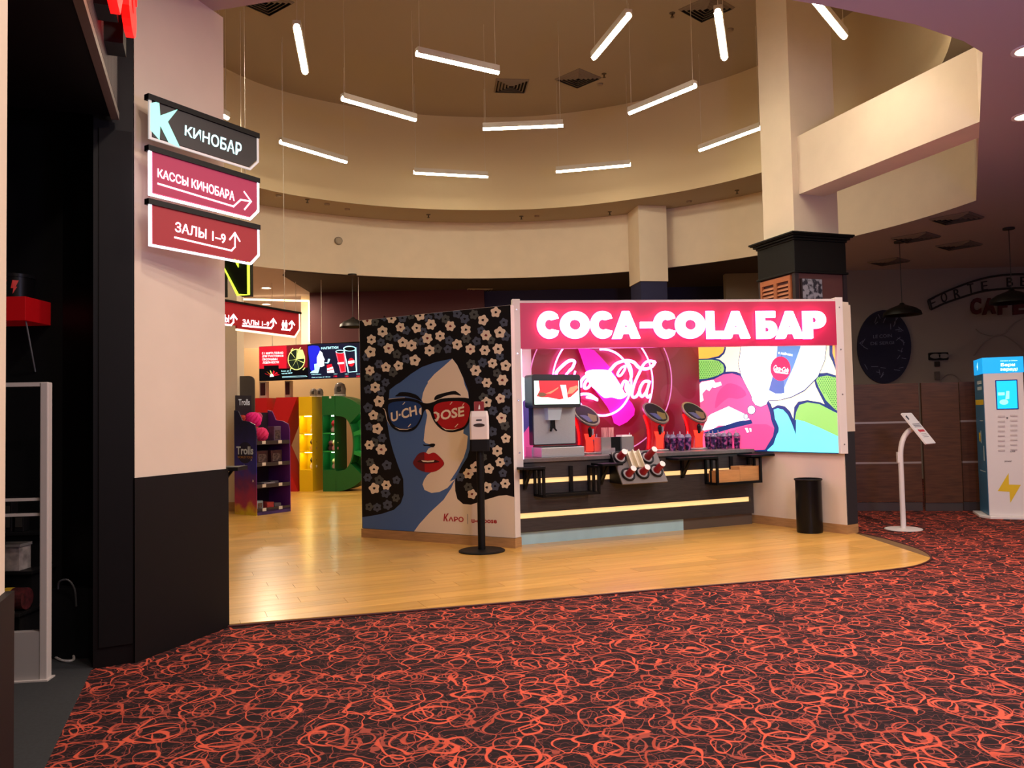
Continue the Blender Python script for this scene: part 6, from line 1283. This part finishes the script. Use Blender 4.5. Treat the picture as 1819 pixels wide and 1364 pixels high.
# cardboard toy stand
TC = G(457, 916, WZ); TFr = Fr(TC, (TC.x+math.cos(.96), TC.y+math.sin(.96))); tw_ = .65; td = .55
tsn = thing('toy_stand', 'purple cardboard toy display stand with four shelves', 'display', TFr.P(tw_/2, td/2, WZ))
zs4 = [TFr.hit(485, y)[1] for y in (902, 860, 822, 784)]; zside = TFr.hit(457, 752)[1]; zside_r = zside
M_PUR = mat('stand_purple', '#6a2c80', .45); M_PURD = mat('stand_dark', '#241126', .6)
q = B(TFr.M); q.box((0, 0, WZ), (tw_, td, zs4[0]-.02)); obj('base', q, mat('stand_base', '#3d2a66', .45, noise=(5, .4)), parent=tsn)
def sidepanel(u0, u1, m):
    q = B(TFr.M); prof = [(0, WZ), (td, WZ), (td, zside+.22), (td*.8, zside+.20), (td*.62, zside+.05), (td*.3, zside+.03), (.03, zside-.02), (0, zside-.12)]
    q.loft([[(u, v, z) for v, z in prof] for u in (u0, u1)]); return q
def sidemat():
    m = mat('stand_side_print', '#402a80', .4); nt = m.node_tree; N = nt.nodes; tc = N.new('ShaderNodeTexCoord'); sp = N.new('ShaderNodeSeparateXYZ'); mr = N.new('ShaderNodeMapRange'); mr.inputs[2].default_value = 1.45; n = N.new('ShaderNodeTexNoise'); n.inputs['Scale'].default_value = 6
    ad = N.new('ShaderNodeMath'); ad.operation = 'MULTIPLY_ADD'; ad.inputs[1].default_value = .35; su = N.new('ShaderNodeMath'); su.operation = 'SUBTRACT'; su.inputs[1].default_value = .17
    nt.links.new(tc.outputs['Object'], sp.inputs[0]); nt.links.new(sp.outputs[2], mr.inputs[0]); nt.links.new(tc.outputs['Object'], n.inputs['Vector']); nt.links.new(n.outputs[0], ad.inputs[0]); nt.links.new(mr.outputs[0], ad.inputs[2]); nt.links.new(ad.outputs[0], su.inputs[0])
    cr = N.new('ShaderNodeValToRGB'); e = cr.color_ramp.elements; e[0].position = 0; e[0].color = (*lin('#d8c02a'), 1); e[1].position = 1; e[1].color = (*lin('#1c1a44'), 1)
    for p_, c in ((.08, '#c9913a'), (.16, '#a8285a'), (.36, '#6a2468'), (.52, '#2d2c9a'), (.75, '#2a2670')): e.new(p_).color = (*lin(c), 1)
    nt.links.new(su.outputs[0], cr.inputs[0]); nt.links.new(cr.outputs[0], N['Principled BSDF'].inputs['Base Color']); return m
sp1 = obj('side_panel', sidepanel(-.012, 0, None), sidemat(), parent=tsn, label='printed side panel')
q = sidepanel(tw_, tw_+.012, None); obj('side_panel', q, M_PUR, parent=tsn)
q = B(TFr.M); q.box((0, td-.012, WZ), (tw_, td, zside+.18)); obj('back_panel', q, M_PURD, parent=tsn)
q = B(TFr.M); q.use(mat('stand_disc', '#16143a', .5)); cz = TFr.hit(440, 805)[1]
SMF = lambda v, z, o: (-.0125-.001*o, v, z)
q.poly([SMF(td*.5+.19*math.cos(t), cz+.17*math.sin(t), 1) for t in [2*PI*k/28 for k in range(28)]])
def side_text(q, s, v0, v1, z0, z1, o, bold):
    me = text_mesh(s, bold); xs = [c.co.x for c in me.vertices]; ys = [c.co.y for c in me.vertices]; x0, x1, y0, y1 = min(xs), max(xs), min(ys), max(ys)
    q.mesh(me, lambda c: SMF(v0+(v1-v0)*(c.x-x0)/(x1-x0), z0+(z1-z0)*(c.y-y0)/(y1-y0), o)); bpy.data.meshes.remove(me)
q.use(mat('stand_text', '#c9dcf2', .5)); side_text(q, 'Trolls', td*.9, td*.12, cz-.03, cz+.10, 2, .03); q.use(mat('stand_text2', '#b8863a', .5)); side_text(q, 'WORLD TOUR', td*.85, td*.15, cz-.09, cz-.055, 2, .01)
q.use(M_WHITE)
for v, z, r in ((.12, .98-.1, .02), (.3, .80, .014), (.08, .55, .03)): q.poly([SMF(v+r*(1 if k % 2 else .35)*math.cos(t), z+r*(1 if k % 2 else .35)*math.sin(t), 1) for k, t in enumerate([2*PI*j/8 for j in range(8)])])
obj('side_print', q, parent=sp1, kind='stuff', label='dark disc with pale lettering')
M_TAG = mat('price_tag', '#d8cfc8', .5)
for k, z in enumerate(zs4):
    q = B(TFr.M); q.box((0, .01, z-.02), (tw_, td-.012, z)); shf = obj('shelf', q, M_PURD, parent=tsn); q = B(TFr.M); q.box((0, .0, z-.045), (tw_, .01, z+.015)); obj('front_lip', q, mat('shelf_lip', '#3b3438', .4), parent=shf)
    for u in (.10, .42):
        q = B(TFr.M); q.box((u, -.004, z-.035), (u+.07, .0, z+.015)); obj('price_tag', q, M_TAG, parent=shf)
hdz = TFr.hit(440, 700)[1]
q = B(TFr.M); q.extr([(.0, zside+.1), (.3, zside+.1), (.3, hdz), (.0, hdz)], td-.03, td-.013); hp = obj('header_card', q, mat('header_card', '#1d1a2a', .5), parent=tsn)
q = B(TFr.M); q.use(_m['stand_text']); quad_text(q, 'Trolls', rect(.05, hdz-.16, .27, hdz-.06), td-.0315, .03); obj('lettering', q, parent=hp)
def carton(u, v, z, w, dd, h, c, label, win=True):
    t = thing('toy_box', label, 'box', TFr.P(u+w/2, v+dd/2, z), 'goods on the toy stand'); q = B(TFr.M); q.box((u, v, z), (u+w, v+dd, z+h)); obj('carton', q, mat('carton_'+c, c, .35, noise=(12, .35)), parent=t, bevel=.003)
    if win: q = B(TFr.M); q.box((u+w*.15, v-.003, z+h*.12), (u+w*.85, v, z+h*.75)); obj('window', q, mat('carton_window', '#5b4a4a', .15, coat=.5, noise=(30, .7)), parent=t)
carton(.04, .06, zs4[2], .22, .12, .20, '#3a1f28', 'left dark red boxed toy on the second shelf'); carton(.32, .06, zs4[2], .22, .12, .20, '#3a1f28', 'right dark red boxed toy on the second shelf')
carton(.18, .06, zs4[1], .22, .25, .03, '#8a8088', 'flat grey pack lying on the third shelf', False); carton(.34, .10, zs4[1], .16, .22, .045, '#4c4650', 'small dark pack lying on the third shelf', False)
carton(.03, .05, zs4[0], .12, .2, .13, '#8fa3b4', 'pale blue pack on the bottom shelf'); carton(.24, .06, zs4[0], .13, .2, .09, '#a8383a', 'red and white pack on the bottom shelf', False); carton(.40, .08, zs4[0], .13, .2, .06, '#5b5660', 'grey pack on the bottom shelf', False)
carton(.40, .08, zs4[3], .14, .16, .24, '#5a4660', 'violet boxed toy on the top shelf'); carton(.02, .12, zs4[3], .10, .1, .10, '#46383c', 'small dark box at the left of the top shelf')
def pompom(u, v, z, r, c, label):
    w = TFr.P(u, v, z); t = thing('fluffy_toy', label, 'toy', w, 'fluffy toys on the toy stand'); q = B(); rings = []
    for i in range(1, 9):
        a = PI*i/9; rings.append([(w.x+r*math.sin(a)*(1+.12*(-1)**(k+i))*math.cos(2*PI*k/18), w.y+r*math.sin(a)*(1+.12*(-1)**(k+i))*math.sin(2*PI*k/18), w.z+r-r*math.cos(a)*1.05) for k in range(18)])
    q.loft(rings); obj('fluff', q, mat('fluff_'+c, c, .95), parent=t); q = B(); q.lathe([(.001, 0), (r*.7, .004), (r*.6, .02)], w, 12); obj('stand', q, mat('fluff_base', '#c9683a', .6), parent=t)
pompom(.20, .16, zs4[3], .115, '#d82a6a', 'round coral pink fluffy toy on the top shelf'); carton(.12, .30, zs4[3], .22, .16, .22, '#4a2748', 'tall plum box behind the coral toy on the top shelf')
pompom(.22, .38, zs4[3]+.22, .13, '#e0187e', 'hot pink fluffy toy standing on the plum box of the toy stand')
for k, (u, v, dz, c, l) in enumerate(((.05, .38, .30, '#b33a30', 'orange-red fluffy toy at the top left of the toy stand'), (.36, .40, .36, '#b5446a', 'dusky pink fluffy toy above the right side of the toy stand'))): 
    q = B(TFr.M); q.box((u-.05, td-.16, zside-.02+k*.04), (u+.10, td-.013, zside+.0+k*.04)); obj('ledge', q, M_PURD, parent=tsn); pompom(u+.02, td-.09, zside+.001+k*.04, .07, c, l)
# grey rounded board behind the stand
gb = DP(436, 700, 13.75); q = B(); w = 16/F_PX*13.75; zt2, zb2 = DP(436, 668, 13.75).z, WZ
q.rbox((gb.x-w, 13.72, zb2), (gb.x+w*1.05, 13.76, zt2), .08); props(obj('grey_board', q, mat('grey_board', '#4c4640', .6)), 'tall dark grey rounded board behind the toy stand', 'board')
